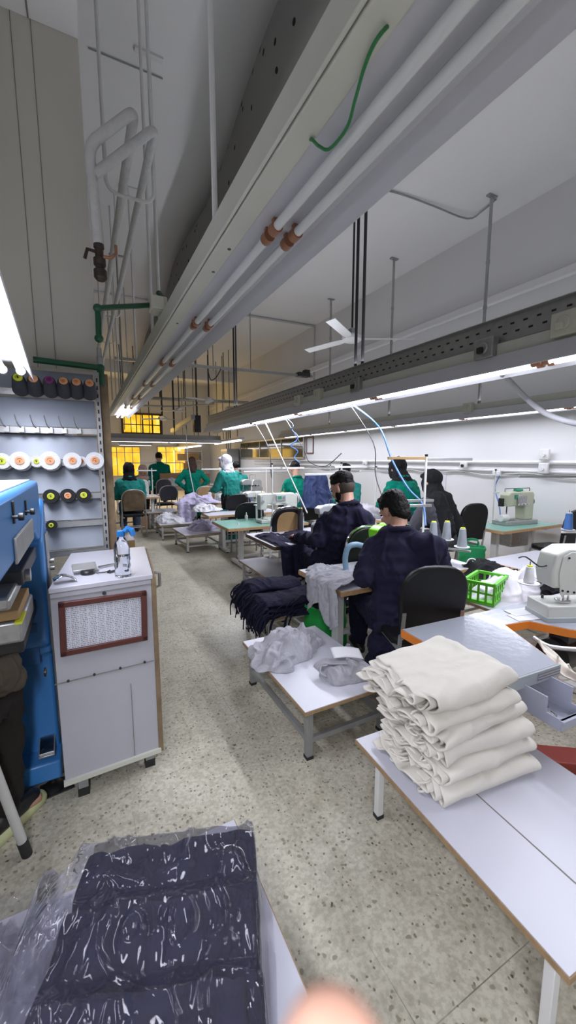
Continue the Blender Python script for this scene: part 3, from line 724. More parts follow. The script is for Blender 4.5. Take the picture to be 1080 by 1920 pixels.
MB().box((BXR+.012, 2.13, 1.03), (.008, .10, .26)).build('side_plate', M['plate'], bm_, bevel=.003)
for z in (1.02, .985): MB().cone((BXR+.014, 2.15, z), (BXR+.035, 2.15, z), .012, n=12).build('fitting', M['silver'], bm_)
MB().box((-.30, 1.75, 1.105), (.20, .42, .05)).build('ram_block', M['darksteel'], bm_, bevel=.006)
MB().cone((-.205, 1.60, 1.10), (-.185, 1.60, 1.10), .022, n=16).build('roller', M['silver'], bm_)
MB().box((-.29, 1.52, 1.075), (.15, .30, .04)).build('arm_casting', M['silver'], bm_, bevel=.01)
MB().cone((-.29, 1.54, 1.055), (-.29, 1.54, 1.03), .06, .045, n=20).build('die_holder', M['silver'], bm_)
MB().box((-.30, 1.60, 1.005), (.18, .26, .03)).build('lower_plate', M['tan'], bm_, bevel=.004)
MB().box((-.30, 1.63, .945), (.19, .30, .075)).build('lower_arm', M['silver'], bm_, bevel=.01)
MB().box((-.30, 1.75, .875), (.17, .42, .06)).build('arm_support', M['black'], bm_, bevel=.01)
MB().box((-.212, 1.50, .985), (.02, .10, .008)).build('sticker', M['yellow'], bm_)
q = Xp(82, 1270, BXR+.009)
MB().lathe([(.012, -.002), (.017, 0), (.017, .006), (.010, .006), (.010, -.002)], (q.x, q.y+.04, q.z), n=16, M=Matrix.Rotation(R(90), 3, 'Y')).build('port', M['black'], bm_)
pd = MB().box((-.225, 2.0, .195), (.065, .13, .012), M=Matrix.Rotation(R(28), 3, 'X')).build('pedal', M['plate'], bm_, bevel=.004)
MB().box((-.225, 2.0, .208), (.055, .115, .004), M=Matrix.Rotation(R(28), 3, 'X')).build('tread_plate', M['chrome'], pd)
g = MB()
for k in range(6):
    g.box((-.225, 1.965+k*.016, .187+k*.0085), (.052, .004, .010), M=Matrix.Rotation(R(28), 3, 'X') @ Matrix.Rotation(R(35 if k % 2 else -35), 3, 'Z'))
o = g.build('tread', M['chrome'], pd); o['kind'] = 'stuff'
MB().cone((-.215, 2.06, .23), (-.21, 2.07, .33), .004, n=8).build('pedal_rod', M['silver'], bm_)
MB().cone((-.21, 1.95, .075), (-.21, 1.95, .02), .008, n=10).build('levelling_foot', M['brass'], bm_)
MB().lathe([(.045, 0), (.045, .012), (.03, .022)], (-.21, 1.94, .006), n=20).build('foot_pad', M['black'], bm_)
MB().cone((-.5, 2.2, .075), (-.5, 2.2, .0), .03, n=12).build('levelling_foot', M['black'], bm_)
t = tag(MB().box((0,0,.003), (.13, .10, .006)).build('rubber_mat', M['rubber'], bevel=.003), 'black rubber pad on the floor under the blue machine foot', 'floor pad'); t.location = (-.195, 1.945, 0); t.rotation_euler.z = .15
# stool
st = thing('stool', 'stool with grey tubular metal leg and black foot at the blue machine', 'stool', (-.52, 1.55, 0))
lg = [(( .155, .06, .52), (.24, .085, 0)), ((.1, -.16, .50), (.18, -.24, 0)), ((-.14, .12, .50), (-.22, .2, 0)), ((-.14, -.14, .50), (-.22, -.22, 0))]
for a, b in lg:
    a, b = Vector(a), Vector(b)
    l = MB().cone(a, b, .0165, n=14).build('leg', M['lsteel'], st)
    MB().cone(a.lerp(b, .87), b, .0185, n=14).build('rubber_foot', M['rubber'], l)
    MB().cone(a, a+(a-b).normalized()*.006, .019, n=14).build('end_cap', M['white'], l)
MB().lathe([(.17, .50), (.18, .51), (.18, .53), (.15, .545)], n=28).build('seat', M['vinyl'], st)
# ------------------------------------------------------------------ furniture
def bench(label, x0, x1, y0, y1, z, legm='steel', rz=0, group=None, rail=True, inset=.05, edge='edge', lw=.032, name='low_bench'):
    r = thing(name, label, 'table', ((x0+x1)/2, (y0+y1)/2, 0), rz, group)
    w, d = x1-x0, y1-y0
    MB().box((0,0,z-.011), (w, d, .018)).build('edging', M[edge], r)
    MB().box((0,0,z-.001), (w-.006, d-.006, .003)).build('tabletop', M['top'], r)
    hx, hy = w/2-inset, d/2-inset
    for sx in (-1, 1):
        for sy in (-1, 1):
            l = MB().box((sx*hx, sy*hy, (z-.02)/2), (lw, lw, z-.02)).build('leg', M[legm], r, bevel=.002)
            MB().box((sx*hx, sy*hy, .008), (lw+.004, lw+.004, .016)).build('foot_cap', M['rubber'], l)
    if rail:
        zz = z*.34
        for s in (-1, 1):
            MB().box((0, s*hy, zz), (2*hx-lw, lw*.7, lw*.8)).build('stretcher', M[legm], r)
            MB().box((s*hx, 0, zz), (lw*.7, 2*hy-lw, lw*.8)).build('stretcher', M[legm], r)
    for s in (-1, 1):
        MB().box((0, s*hy, z-.035), (2*hx, lw*.7, .028)).build('apron', M[legm], r)
    return r
def sewing_table(label, x0, x1, y0, y1, z, topm='top', edgem='edge2', legx=(.2, .2), thick=.036, legm='white', group=None, name='sewing_table'):
    r = thing(name, label, 'sewing table', ((x0+x1)/2, (y0+y1)/2, 0), 0, group)
    w, d = x1-x0, y1-y0
    MB().box((0,0,z-thick/2-.002), (w, d, thick)).build('edging', M[edgem], r, bevel=.003)
    MB().box((0,0,z-.0005), (w-.008, d-.008, .003)).build('tabletop', M[topm], r)
    for k, xx in enumerate((-w/2+legx[0], w/2-legx[1])):
        l = MB().box((xx, 0, z*.5), (.055, .085, z-.08)).build('leg', M[legm], r, bevel=.004)
        MB().box((xx, 0, .035), (.06, d*.95, .045)).build('foot_bar', M[legm], l, bevel=.008)
        for s in (-1, 1): MB().cone((xx, s*d*.44, .014), (xx, s*d*.44, .0), .022, n=12).build('rubber_foot', M['rubber'], l)
        MB().box((xx, 0, z-.06), (.05, d*.7, .035)).build('bracket', M[legm], l)
    MB().box((0, d*.1, .14), (w-legx[0]-legx[1], .04, .03)).build('stretcher', M[legm], r)
    return r
# foreground benches
nb = bench('white two-board low table carrying the stack of folded cream garments', .93, 1.57, .36, 1.215, .33, 'white', R(-2.5), lw=.028, inset=.075, rail=False)
MB().box((.02-.11, -.02, .3312), (.004, .84, .0012)).build('board_seam', M['seam'], nb)
bench('white low bench with grey steel frame holding the crumpled grey jersey heap', .876, 1.44, 1.525, 2.37, .29, 'steel', 0, lw=.034, inset=.05)
bench('white bench under the plastic-wrapped navy garments at the bottom edge', -.26, .343, .1, 1.022, .42, 'steel')
bench('small low bench holding the heap of fringed navy knit', 1.17, 1.62, 2.62, 3.2, .29, 'lsteel')
bench('white low bench standing under the navy-draped sewing table', 1.60, 2.02, 3.44, 4.42, .29, 'lsteel')
bench('low bench in the aisle with lilac cloth on a grey top', 1.35, 2.0, 6.25, 7.08, .29, 'lsteel', R(3))
bench('low bench in the aisle heaped with pale printed cloth', 1.2, 1.85, 7.42, 8.35, .29, 'lsteel', R(-2))
bench('grey low bench behind the pale printed heap', 1.15, 1.8, 8.75, 9.4, .36, 'steel')
# sewing tables
T = .62
sewing_table('sewing table with wooden edge where the man nearest the black chair sews grey jersey', 1.48, 2.86, 2.1, 2.7, T, legx=(.18, .25))
sewing_table('dark-edged sewing table draped with navy fabric', 1.66, 2.9, 3.53, 4.33, T, edgem='darkedge', legx=(.47, .25))
sewing_table('sewing table topped with a green mat beside the white machine in the aisle', 1.58, 2.75, 4.72, 5.45, T, 'greenmat', legx=(.3, .25))
sewing_table('white sewing table behind the green-topped aisle table', 1.68, 2.9, 5.95, 6.4, T, edgem='edge2', legx=(.3, .25))
sewing_table('white sewing table heaped with lilac fabric', 1.6, 3.0, 7.7, 8.4, T, legx=(.3, .25))
sewing_table('sewing table in front of the seated woman in a black headscarf and green coat', .2, 1.42, 8.72, 9.35, .70, legx=(.3, .12))
sewing_table('white sewing table of the woman in a white headscarf', 2.55, 3.8, 7.3, 7.9, .66, legx=(.3, .25))
sewing_table('far white table crossing behind the women in green', .5, 3.6, 11.6, 12.3, .72, legx=(.3, .3))
sewing_table('white table with a pale cloth heap behind the man with the fade haircut', 3.35, 4.4, 4.55, 5.2, T, legx=(.3, .25))
sewing_table('wooden-edged table by the wall below the blue draped jacket', 3.4, 4.6, 6.2, 6.8, T, legx=(.3, .25))
sewing_table('green-topped buttonhole machine table against the long white wall', 4.5, 5.74, 3.02, 3.62, T, 'greenmat', legx=(.28, .2))
sewing_table('white table end showing behind the black cloth heap', 3.42, 4.3, 1.85, 2.5, .52, legx=(.25, .25))
sewing_table('sewing table in front of the woman in the black headscarf by the wall', 3.75, 5.0, 4.1, 4.6, T, legx=(.28, .25))
# near grey table with the cut-out
t3 = thing('sewing_table', 'glossy grey sewing table with orange cut-out edge behind the cream stack', 'sewing table', (0,0,0))
out = [(1.42, 1.475), (1.395, .915), (1.775, .895), (1.955, 1.262), (2.115, 1.235), (2.19, 1.08), (2.32, .92), (2.95, .92), (2.95, 1.42), (2.17, 1.435)]
MB().prism(out, T-.042, T-.001).build('edging', M['orange'], t3)
MB().prism([(1.424, 1.47), (1.399, .919), (1.772, .899), (1.951, 1.266), (2.118, 1.239), (2.194, 1.084), (2.325, .925), (2.946, .925), (2.946, 1.416), (2.17, 1.431)], T-.002, T+.0015).build('tabletop', M['graytop'], t3)
MB().prism([(1.392, .911), (1.779, .889), (1.783, .897), (1.396, .919)], T-.05, T+.001).build('front_strip', M['machgray'], t3)
a = Vector((1.70, .8925, T-.024)); sp = thing('ruler', 'printed ruler strip stuck on the front edge of the grey table', 'ruler', a, math.atan2(-.022, .387))
MB().box((0, -.002, 0), (.14, .002, .03)).build('printed_strip', M['ruler'], sp)
for x, y in ((1.62, 1.3), (2.75, 1.2)):
    l = MB().box((x, y, .3), (.06, .09, .52)).build('leg', M['white'], t3, bevel=.004)
    MB().box((x, y, .03), (.06, .5, .045)).build('foot_bar', M['white'], l, bevel=.006)
# tray drawer
dr = thing('drawer_tray', 'translucent plastic tray drawer with metal bits under the grey table', 'tray', (1.63, .87, .475), R(-3))
b = MB(); w_, d_, h_ = .15, .24, .045
b.box((0, 0, .002), (w_, d_, .004)); b.box((-w_/2, 0, h_/2), (.005, d_, h_)); b.box((w_/2, 0, h_/2), (.005, d_, h_)); b.box((0, -d_/2, h_/2), (w_, .008, h_)); b.box((0, d_/2, h_/2), (w_, .005, h_)); b.box((0, -d_/2-.004, h_-.004), (w_+.012, .02, .008))
b.build('tray', M['tray'], dr)
for s in (-1, 1): MB().box((s*(w_/2+.004), .03, h_+.03), (.006, d_*.8, .07)).build('runner', M['tray'], dr)
sc_ = thing('scissors', 'metal scissors and bobbin lying in the plastic tray drawer', 'scissors', (1.63, .85, .483), R(40))
for s in (-1, 1):
    MB().bar((0, s*.004, .006), (.09, -s*.006, .006), .004, .011).build('blade', M['chrome'], sc_)
    MB().tube([(-.01, s*.006, .006), (-.035, s*.022, .006), (-.055, s*.018, .006), (-.05, s*.004, .006), (-.03, s*.003, .006), (-.01, s*.005, .006)], .004, 6, smooth=3).build('finger_loop', M['silver'], sc_)
bb = tag(MB().lathe([(.014, 0), (.014, .004), (.009, .005), (.009, .018), (.014, .019), (.014, .023)], n=18).build('bobbin', M['chrome']), 'shiny metal bobbin in the plastic tray drawer', 'bobbin'); bb.location = (1.665, .905, .482)
# ------------------------------------------------------------------ chairs (face +Y; backrest towards -Y)
def chair(label, loc, rz=0, backm='vinyl', framem='chrome', seat=.45, top=.93, w=.40, arch=False, group=None, sc=1.0, insert=None):
    r = thing('work_chair', label, 'chair', loc, rz, group)
    d = .40; fr_ = .0125
    MB().prism([(-w/2+.03, -d/2), (w/2-.03, -d/2), (w/2, -d/2+.05), (w/2, d/2-.06), (w/2-.06, d/2), (-w/2+.06, d/2), (-w/2, d/2-.06), (-w/2, -d/2+.05)], seat-.055, seat).build('seat', M['vinyl'], r, bevel=.02, seg=3)
    yb, lean = -d/2-.02, -.07
    def bp(u, z): return Vector((u, yb + lean*(z-seat)/(top-seat), z))
    hb = top-.02; lb = seat+.07
    n = 14; outl = [(-w/2*.92, lb), (w/2*.92, lb)]
    for i in range(n+1):
        a = math.pi*i/n
        outl.append((w/2*math.copysign(abs(math.cos(a))**.75, math.cos(a)), hb-.20+.20*abs(math.sin(a))**.75))
    MB().prism(outl, -.024, .024, lambda x, y, z: tuple(bp(x, y)+Vector((0, z, 0)))).build('backrest', M[backm], r, bevel=.014, seg=3)
    if insert:
        o = MB().prism([(x*.74, lb+(y-lb)*.8+.03) for x, y in outl], -.008, .0, lambda x, y, z: tuple(bp(x, y)+Vector((0, z-.0235, 0)))).build('back_board', M[insert], r)
    # tube frame: rear uprights loop over the back when arched
    if arch:
        pts = [Vector((-w/2-.01, yb-.0, .0)), bp(-w/2-.012, seat)] + [bp(x*1.06, z+.012) for x, z in reversed(outl[2:])] + [bp(w/2+.012, seat), Vector((w/2+.01, yb, 0))]
        MB().tube(pts, fr_, 10).build('back_frame', M[framem], r)
    else:
        for s in (-1, 1):
            MB().tube([(s*(w/2-.02), yb-.03, 0), (s*(w/2-.02), yb-.01, seat-.05), tuple(bp(s*(w/2-.02), lb-.03)+Vector((0,-.02,0)))], fr_, 10).build('leg', M[framem], r)
            MB().box(tuple(bp(s*(w/2-.025), lb+.03)+Vector((0, -.028, 0))), (.022, .006, .17), M=Matrix.Rotation(R(8), 3, 'X')).build('back_bracket', M['galv'], r)
    for s in (-1, 1):
        MB().tube([(s*(w/2-.015), d/2+.02, 0), (s*(w/2-.015), d/2-.03, seat-.08), (s*(w/2-.02), d/2-.1, seat-.055), (s*(w/2-.02), yb, seat-.055)], fr_, 10, smooth=3).build('leg', M[framem], r)
    for zz, yy in ((.16, d/2+.0), (.2, yb)):
        MB().cone((-w/2+.02, yy, zz), (w/2-.02, yy, zz), fr_*.8, n=8).build('stretcher', M[framem], r)
    r.scale = (sc, sc, sc)
    return r
chair('black padded chair with steel back brackets behind the nearer man in navy', (1.82, 1.80, 0), R(-20), framem='steel', top=.93, w=.40)
chair('chrome-arched black chair behind the bearded man in navy', (2.16, 2.98, 0), 0, 'vinyl', 'chrome', top=.93, arch=True, w=.40)
chair('empty black vinyl chair at the buttonhole machine by the wall', (5.06, 2.73, 0), R(-12), framem='steel', top=.95)
chair('black padded chair beside the woman in the black headscarf', (4.16, 3.42, 0), R(-8), framem='steel', top=1.0)
chair('chrome-framed chair with a tan board back in front of the white machine', (2.2, 4.52, 0), R(-4), 'vinyl', 'chrome', top=.93, arch=True, insert='tan')
q = Wp(441, 1000, 7.15); chair('black chair back standing by the lilac fabric table', (q.x, q.y, 0), R(-5), framem='steel', top=.92, w=.44)
q = Wp(462, 1000, 6.2); chair('black chair half hidden behind the white machine', (q.x, q.y, 0), R(-10), framem='steel', top=.88, w=.44)
chair('chrome folding chair with a brown camouflage back under the woman in green', (.80, 8.18, 0), R(2), 'camo', 'galv', top=.93, arch=True, w=.40)
q = Wp(312, 950, 9.6); chair('grey-backed chrome chair by the far white table', (q.x, q.y, 0), R(4), 'graycoat', 'galv', top=.88, arch=True)
q = Wp(383, 960, 8.9); chair('chrome chair standing beside the standing woman in green', (q.x, q.y, 0), R(-4), 'tan', 'galv', top=.92, arch=True)
q = Wp(303, 910, 11.4); chair('chrome chair under the far person in green with dark hair', (q.x, q.y, 0), R(4), 'graycoat', 'galv', top=.94, arch=True)
q = Wp(574, 960, 6.6); chair('chrome chair of the person in green behind the draped jacket', (q.x, q.y, 0), R(-4), 'vinyl', 'galv', top=.95, arch=True)
# ------------------------------------------------------------------ cloth
def heap(name, label, cat, m, c, rx, ry, h, seed=1, amp=.02, sc=9, rz=0, parent=None, group=None, lumps=5, nu=96, nv=34, over=None, thick=True):
    """crumpled heap: a dome broken into lumps, with ridged folds; over(p) lets the skirt hang over an edge"""
    rnd = random.Random(seed); L = [(rnd.uniform(-.6, .6), rnd.uniform(-.6, .6), rnd.uniform(.3, .6), rnd.uniform(.5, 1)) for _ in range(lumps)]
    ph = [rnd.uniform(0, 6.28) for _ in range(4)]
    wf = wrinkle(1, sc, seed)
    def fn(u, v):
        a = 2*math.pi*u; rho = v
        k = 1 + .10*math.sin(3*a+ph[0]) + .07*math.sin(5*a+ph[1]) + .04*math.sin(9*a+ph[2])
        x, y = rho*k*math.cos(a), rho*k*math.sin(a)
        base = max(0, 1-rho**2.6)**.6
        bump = max(w*math.exp(-((x-lx)**2+(y-ly)**2)/(s*s)) for lx, ly, s, w in L)
        z = h*base*(.45+.6*bump)
        p = Vector((x*rx, y*ry, z))
        d = wf(p)*amp
        n = Vector((x*.8, y*.8, .7)).normalized()
        p += n*d*min(1, base*1.6+.25)
        p.z = max(p.z, .001+.004*(1-rho))
        if over: p = over(p)
        return p
    mb = MB(); mb.grid(fn, nu, nv)
    o = mb.build(name, m, parent, ang=180)
    if not parent:
        o.location = c; o.rotation_euler.z = rz; tag(o, label, cat, group)
    return o
def drape(name, label, cat, m, fn, nu, nv, loc=(0,0,0), seed=1, amp=.012, sc=10, parent=None, solid=.004, stretch=(1,1,1)):
    wf = wrinkle(1, sc, seed, stretch)
    mb = MB(); mb.grid(fn, nu, nv)
    me = mb.mesh(name)
    nr = [v.normal.copy() for v in me.vertices]
    for v, n in zip(me.vertices, nr):
        if n.z < -.2 : n = -n
        v.co += n*wf(v.co)*amp
    o = link(name, me, m, parent, ang=180, solid=solid)
    if not parent: o.location = loc; tag(o, label, cat)
    return o
# grey heather jersey heaps on the middle bench
def clampz(z0): 
    return lambda p: Vector((p.x, p.y, max(p.z, z0)))
o = heap('jersey_heap', 'crumpled heap of grey jersey on the white low bench with steel frame', 'cloth heap', M['heather'], (1.06, 2.10, .292), .235, .16, .15, 5, .034, 8.5, R(8), lumps=7, nu=150, nv=52)
heap('cloth_lump', None, None, M['heather'], None, .13, .12, .15, 12, .024, 11, parent=o, nu=100, nv=40).location = (.12, -.0, 0)
heap('cloth_lump', None, None, M['heather'], None, .14, .13, .10, 15, .028, 10, parent=o, nu=100, nv=40).location = (-.12, -.06, 0)
o = heap('jersey_bundle', 'rolled grey jersey bundle under a sheet of white paper beside the cream stack', 'cloth bundle', M['heather'], (1.24, 1.70, .292), .15, .085, .11, 8, .016, 12, R(-25), lumps=3, nu=90)
for k in range(6):
    MB().tube([(-.12+.004*k, -.05+.02*k, .03), (-.15-.006*k, -.03+.012*k, .045), (-.13, 0+.01*k, .075), (-.08, .01*k-.02, .085), (0, .012*k-.03, .09)], .0045, 6, smooth=4).build('knit_tie', M['heather'], o)
pp = drape('paper_sheet', 'white paper sheet tied on top of the rolled grey jersey bundle', 'paper', M['paper'], lambda u, v: ((u-.5)*.17, (v-.5)*.10, .012*math.sin(u*3)), 12, 6, (1.265, 1.735, .405), 4, .002, 8, solid=.001)
pp.rotation_euler = (R(8), R(6), R(-20))
bg = heap('clear_bag', 'crinkled clear plastic bag behind the rolled grey jersey bundle', 'plastic bag', M['film'], (1.36, 1.86, .292), .10, .08, .09, 9, .02, 14, nu=60, nv=24)
# grey jersey draped over the corner of the nearer man's table
def jd(u, v):
    x = 1.98 - .78*u; y = 2.13 + .42*v + .04*math.sin(u*5)
    y2 = y
    z = T+.012 + .022*abs(math.sin(v*9+u*3))*(.4+.6*u) + .02*math.exp(-((u-.45)**2)/.03)
    e = 1.47
    if x < e:
        drop = (e-x); z = T+.018 - drop*(.85+.25*math.sin(v*7)) ; x = e-.012-.03*abs(math.sin(v*8+1))-.02*drop; y2 = y-.05*drop + .02*math.sin(v*6)
    return (x, y2-.02, z)
drape('jersey_cloth', 'grey jersey garment spread on the sewing table and hanging over its wooden edge', 'cloth', M['heather'], jd, 110, 60, seed=3, amp=.019, sc=13, stretch=(.6, 1.3, .6))
heap('jersey_fold', 'loose folded grey jersey lying at the far corner of the nearer man\'s table', 'cloth', M['heather'], (1.66, 2.58, T+.002), .16, .09, .05, 21, .016, 12, R(-20), lumps=4)
# navy fabric over the bearded man's table
def nd(u, v):
    x = 1.70 + .62*u; y = 4.15 - .98*v
    z = T+.012 + .012*math.sin(u*9+v*4) + .03*math.exp(-((v-.25)**2)/.02)*abs(math.sin(u*7))
    e = 3.52
    if y < e:
        dr_ = e-y; z = T+.012-dr_*(1.0+.12*math.sin(u*8)); y = e-.02-.035*abs(math.sin(u*11+.5))-.10*dr_
        x = x + .06*dr_
    return (x, y, z)
drape('navy_cloth', 'navy fabric spread over the dark-edged table and falling from its front edge', 'cloth', M['navy'], nd, 100, 90, seed=4, amp=.016, sc=9, stretch=(1.2, .6, .6))
heap('navy_cloth', 'bunched navy fabric in the lap of the bearded man at the table edge', 'cloth', M['navyk'], (2.14, 3.36, .40), .2, .17, .22, 31, .03, 8, lumps=5)
# fringed navy knit heap on the small bench
o = heap('knit_heap', 'thick heap of dark navy knit garments with hanging fringes on the small low bench', 'cloth heap', M['navyk'], (1.40, 2.86, .292), .26, .27, .11, 41, .022, 7, lumps=6, nu=130, nv=46)
def knl(y0, y1, z0, hgt, seed, x0=1.10, x1=1.63):
    def f(u, v):
        x = x1 - (x1-x0)*u; y = y0 + (y1-y0)*v
        edge = math.sin(math.pi*min(1, max(0, v)))**.5
        z = z0 + hgt*edge + .012*math.sin(u*6+seed)
        if x < 1.18: z -= (1.18-x)*1.3
        return (x-1.40, y-2.86, z-.292)
    return f
for k, (a, b, z0, hh, xx) in enumerate(((2.60, 2.98, .31, .03, 1.09), (2.61, 2.95, .345, .03, 1.11), (2.62, 2.93, .38, .035, 1.10), (2.88, 3.22, .34, .06, 1.08), (2.92, 3.2, .40, .05, 1.12))):
    drape('knit_layer', None, None, M['navyk'], knl(a, b, z0, hh, k, xx, 1.64), 70, 40, seed=50+k, amp=.011, sc=7, parent=o, solid=.008)
rnd = random.Random(3)
for k in range(60):
    y = rnd.uniform(2.58, 3.18); x = 1.13 - rnd.uniform(0, .05) if k < 46 else rnd.uniform(1.10, 1.40)
    if k >= 46: y = rnd.uniform(2.56, 2.6)
    z = rnd.uniform(.30, .40); L = rnd.uniform(.06, .17)
    if k % 9 == 0: L += .05
    p = [(x+.05, y, z+.03), (x, y+rnd.uniform(-.01, .01), z), (x-.02+rnd.uniform(-.015, .01), y+rnd.uniform(-.02, .02), z-L*.5), (x-.02+rnd.uniform(-.02, .02), y+rnd.uniform(-.02, .02), z-L)]
    MB().tube([Vector(q)-Vector((1.40, 2.86, .292)) for q in p], rnd.uniform(.004, .0075), 6, smooth=3).build('fringe_strand', M['navyk'], o)
# ------------------------------------------------------------------ stack of folded cream garments
def folded(label, c, rz, L, D, Hh, seed, inner=3, mess=0.0, sheetm='creamc'):
    """one garment folded flat: nested U-shaped layers, round fold towards the viewer, layer ends showing on the short side"""
    r = thing('folded_garment', label, 'folded garment', c, rz, 'cream garments in the stack')
    rnd = random.Random(seed)
    for k in range(inner+1):
        f = 1 - k/(inner+1.0)
        th = .0085 if k else .010
        h0 = Hh*(.5 - .5*f)+.004; h1 = Hh*(.5+.5*f)-.004
        yf = -D/2 + .022*k; rr = (h1-h0)/2; zc = (h0+h1)/2
        ph = rnd.uniform(0, 6); x0off = rnd.uniform(-.02, .012) + (-.012*k if mess else 0)
        dsag = rnd.uniform(.0, .012)
        def fn(u, v, rr=rr, zc=zc, yf=yf, ph=ph, k=k, x0off=x0off, seed=seed):
            # v: across the path bottom-back -> front -> top-back
            flat = D-.03-rr-.02*k
            tot = 2*flat + math.pi*rr; s = v*tot
            if s < flat: y, z = yf+rr+flat-s, zc-rr
            elif s < flat+math.pi*rr:
                a = (s-flat)/rr; y, z = yf+rr-rr*math.sin(a)*1.15, zc-rr*math.cos(a)
            else: y, z = yf+rr+(s-flat-math.pi*rr), zc+rr
            left = -L/2 + x0off + .012*math.sin(v*9+ph) + .007*math.sin(v*23+ph*2)
            x = left + (L/2 + .01*math.sin(v*5+ph) - left)*u
            e = max(0, 1-u*5); e2 = max(0, (u-.86)/.14)
            z += e*(.012*math.sin(v*17+ph)+.008*math.sin(y*60+ph)) 
            z = z - (z-Hh*.5)*e2*e2*.55
            q = Vector((x*5+seed, y*5, z*3))
            z += .010*noise.noise(q) + .004*noise.noise(q*2.7)
            y += .012*noise.noise(q+Vector((7, 7, 7)))
            lo = .002+.0 if mess else .001
            return (x, y, max(z, lo))
        mb = MB(); mb.grid(fn, 56, 60)
        me = mb.mesh('layer')
        wf = wrinkle(1, 6, seed+k*3, (.55, 1.5, 1.5))
        nr = [v.normal.copy() for v in me.vertices]
        for v, n in zip(me.vertices, nr): v.co += n*wf(v.co)*.0105
        o = link('cloth_layer', me, M[sheetm], r, ang=180, solid=th)
        s = o.modifiers.new('sub', 'SUBSURF'); s.levels = 1; s.render_levels = 1
    # hems and straps showing at the layer ends
    for k in range(3 + int(mess*5)):
        y = rnd.uniform(-D*.36, D*.3); z = rnd.uniform(.012, Hh*.8)
        p = [(-L/2+.03, y, z), (-L/2-.012-rnd.uniform(0, .02), y+rnd.uniform(-.02, .02), z+rnd.uniform(-.008, .012)), (-L/2-.026-mess*rnd.uniform(0, .02), y+rnd.uniform(.0, .035), max(.008, z-rnd.uniform(0, .022))), (-L/2+.0, y+rnd.uniform(.02, .05), z), (-L/2+.03, y+.04, z)]
        MB().tube(p, .0042, 6, smooth=5).build('strap_loop', M[sheetm], r)
    return r
S0 = Vector((1.235, .972, .333))
stk = [((.02, -.0, .0), -8, .45, .37, .068, 'bottom-most folded cream garment, spread flat on the low table seam', 1.0),
       ((.02, .012, .062), -4, .43, .36, .066, 'second folded cream garment from the bottom of the stack', .8),
       ((.025, .02, .122), -6, .44, .35, .070, 'third folded cream garment from the bottom, with a double hem at its end', .6),
       ((.0, .03, .188), 2, .43, .34, .066, 'third folded cream garment from the top of the stack', .3),
       ((-.035, .035, .250), -2, .43, .34, .066, 'second folded cream garment from the top, with a hem band near its end', .2),
       ((-.05, .045, .312), 3, .42, .35, .082, 'topmost folded cream garment of the stack on the low table', .1)]
for i, (d, rz, L, D, hh, lab, ms) in enumerate(stk):
    folded(lab, S0+Vector(d), R(rz), L, D, hh, 11+i*7, 3 if i < 5 else 4, ms)
# messy tails hanging out of the lowest garments
# ------------------------------------------------------------------ plastic-wrapped navy garments at the bottom edge
PB = (.03, .585, .421)
bagth = thing('wrapped_garments', 'stack of navy garments under crinkled clear plastic on the bench at the bottom edge', 'wrapped garments', PB, R(-19))
def pile_h(x, y):
    """height of the garment stack (bench coordinates)"""
    xl = -.17 - .04*max(0, (.2-y)); xr = .255 - .03*(y+.2)*0
    ex = min(x-xl, xr-x); ey = .36-y
    e = min(ex, ey)
    return xl, xr, e
def navy_block(z0, z1, x0, x1, y0, y1, seed):
    wf = wrinkle(1, 7, seed)
    mb = MB()
    def fn(u, v):
        # rounded pillow: v goes over the top from one long side to the other, u front to back
        a = math.pi*v
        x = (x0+x1)/2 - (x1-x0)/2*math.copysign(abs(math.cos(a))**.30, math.cos(a))
        y = y0 + (y1-y0)*u
        w_ = min(1, max(0.0, (1-u)/.02))**.4
        z = z0 + (z1-z0)*abs(math.sin(a))**.30*w_
        z += .006*noise.noise(Vector((x*7, y*7, seed)))
        return (x, y, max(z, z0))
    mb.grid(fn, 44, 60)
    me = mb.mesh('folded_navy')
    nr = [v.normal.copy() for v in me.vertices]
    for v, n in zip(me.vertices, nr): v.co += n*wf(v.co)*.011
    link('folded_navy_garment', me, M['navy'], bagth, ang=180)
navy_block(.0, .045, -.205, .205, -.5, .360, 3)
navy_block(.04, .09, -.202, .203, -.5, .360, 4)
navy_block(.082, .128, -.20, -.02, -.5, .362, 5)
navy_block(.082, .132, -.03, .202, -.5, .360, 6)
navy_block(.115, .165, -.19, .195, -.5, .20, 7)
navy_block(.15, .20, -.17, .17, -.5, .03, 8)
def film(u, v):
    # u across, v from far to near; film lies over the stack and spreads over the bench edge on the far left
    y = .372 - .95*v
    x = -.50 + .735*u
    top = 0.0
    xl, xr = -.207, .208
    fx = min(1, max(0, (x-xl+.06)/.06)) if x < (xl+xr)/2 else min(1, max(0, (xr+.012-x)/.02))
    fy = min(1, max(0, (.372-y)/.02))
    zt = .138 + .036*min(1, max(0, (.225-y)/.05)) + .036*min(1, max(0, (.05-y)/.05))
    f = fx*fx*(3-2*fx); g = fy*fy*(3-2*fy)
    z = .006 + zt*f*g
    if x < xl: z += .10*math.exp(-((x-xl)/.16)**2)*min(1, max(0, (.36-y)/.2))*(.6+.4*math.sin(y*9)) 
    q = Vector((x*6, y*4, 2.0))
    r1 = 1-abs(noise.noise(q+Vector((noise.noise(q*2), noise.noise(q*2+Vector((5,5,5))), 0))*.8))*2
    r2 = 1-abs(noise.noise(q*2.6+Vector((3, 1, 7))))*2
    z += (.014*max(r1, 0)**3 + .005*r2)*(.35+.65*g)
    x += .008*noise.noise(q*1.7+Vector((9, 9, 2)))
    return (x, y, max(z, .004 if x > -.28 else .002))
mb = MB(); mb.grid(film, 190, 220)
mb.build('plastic_film', M['film'], bagth, ang=180)['label'] = 'crinkled clear plastic film'
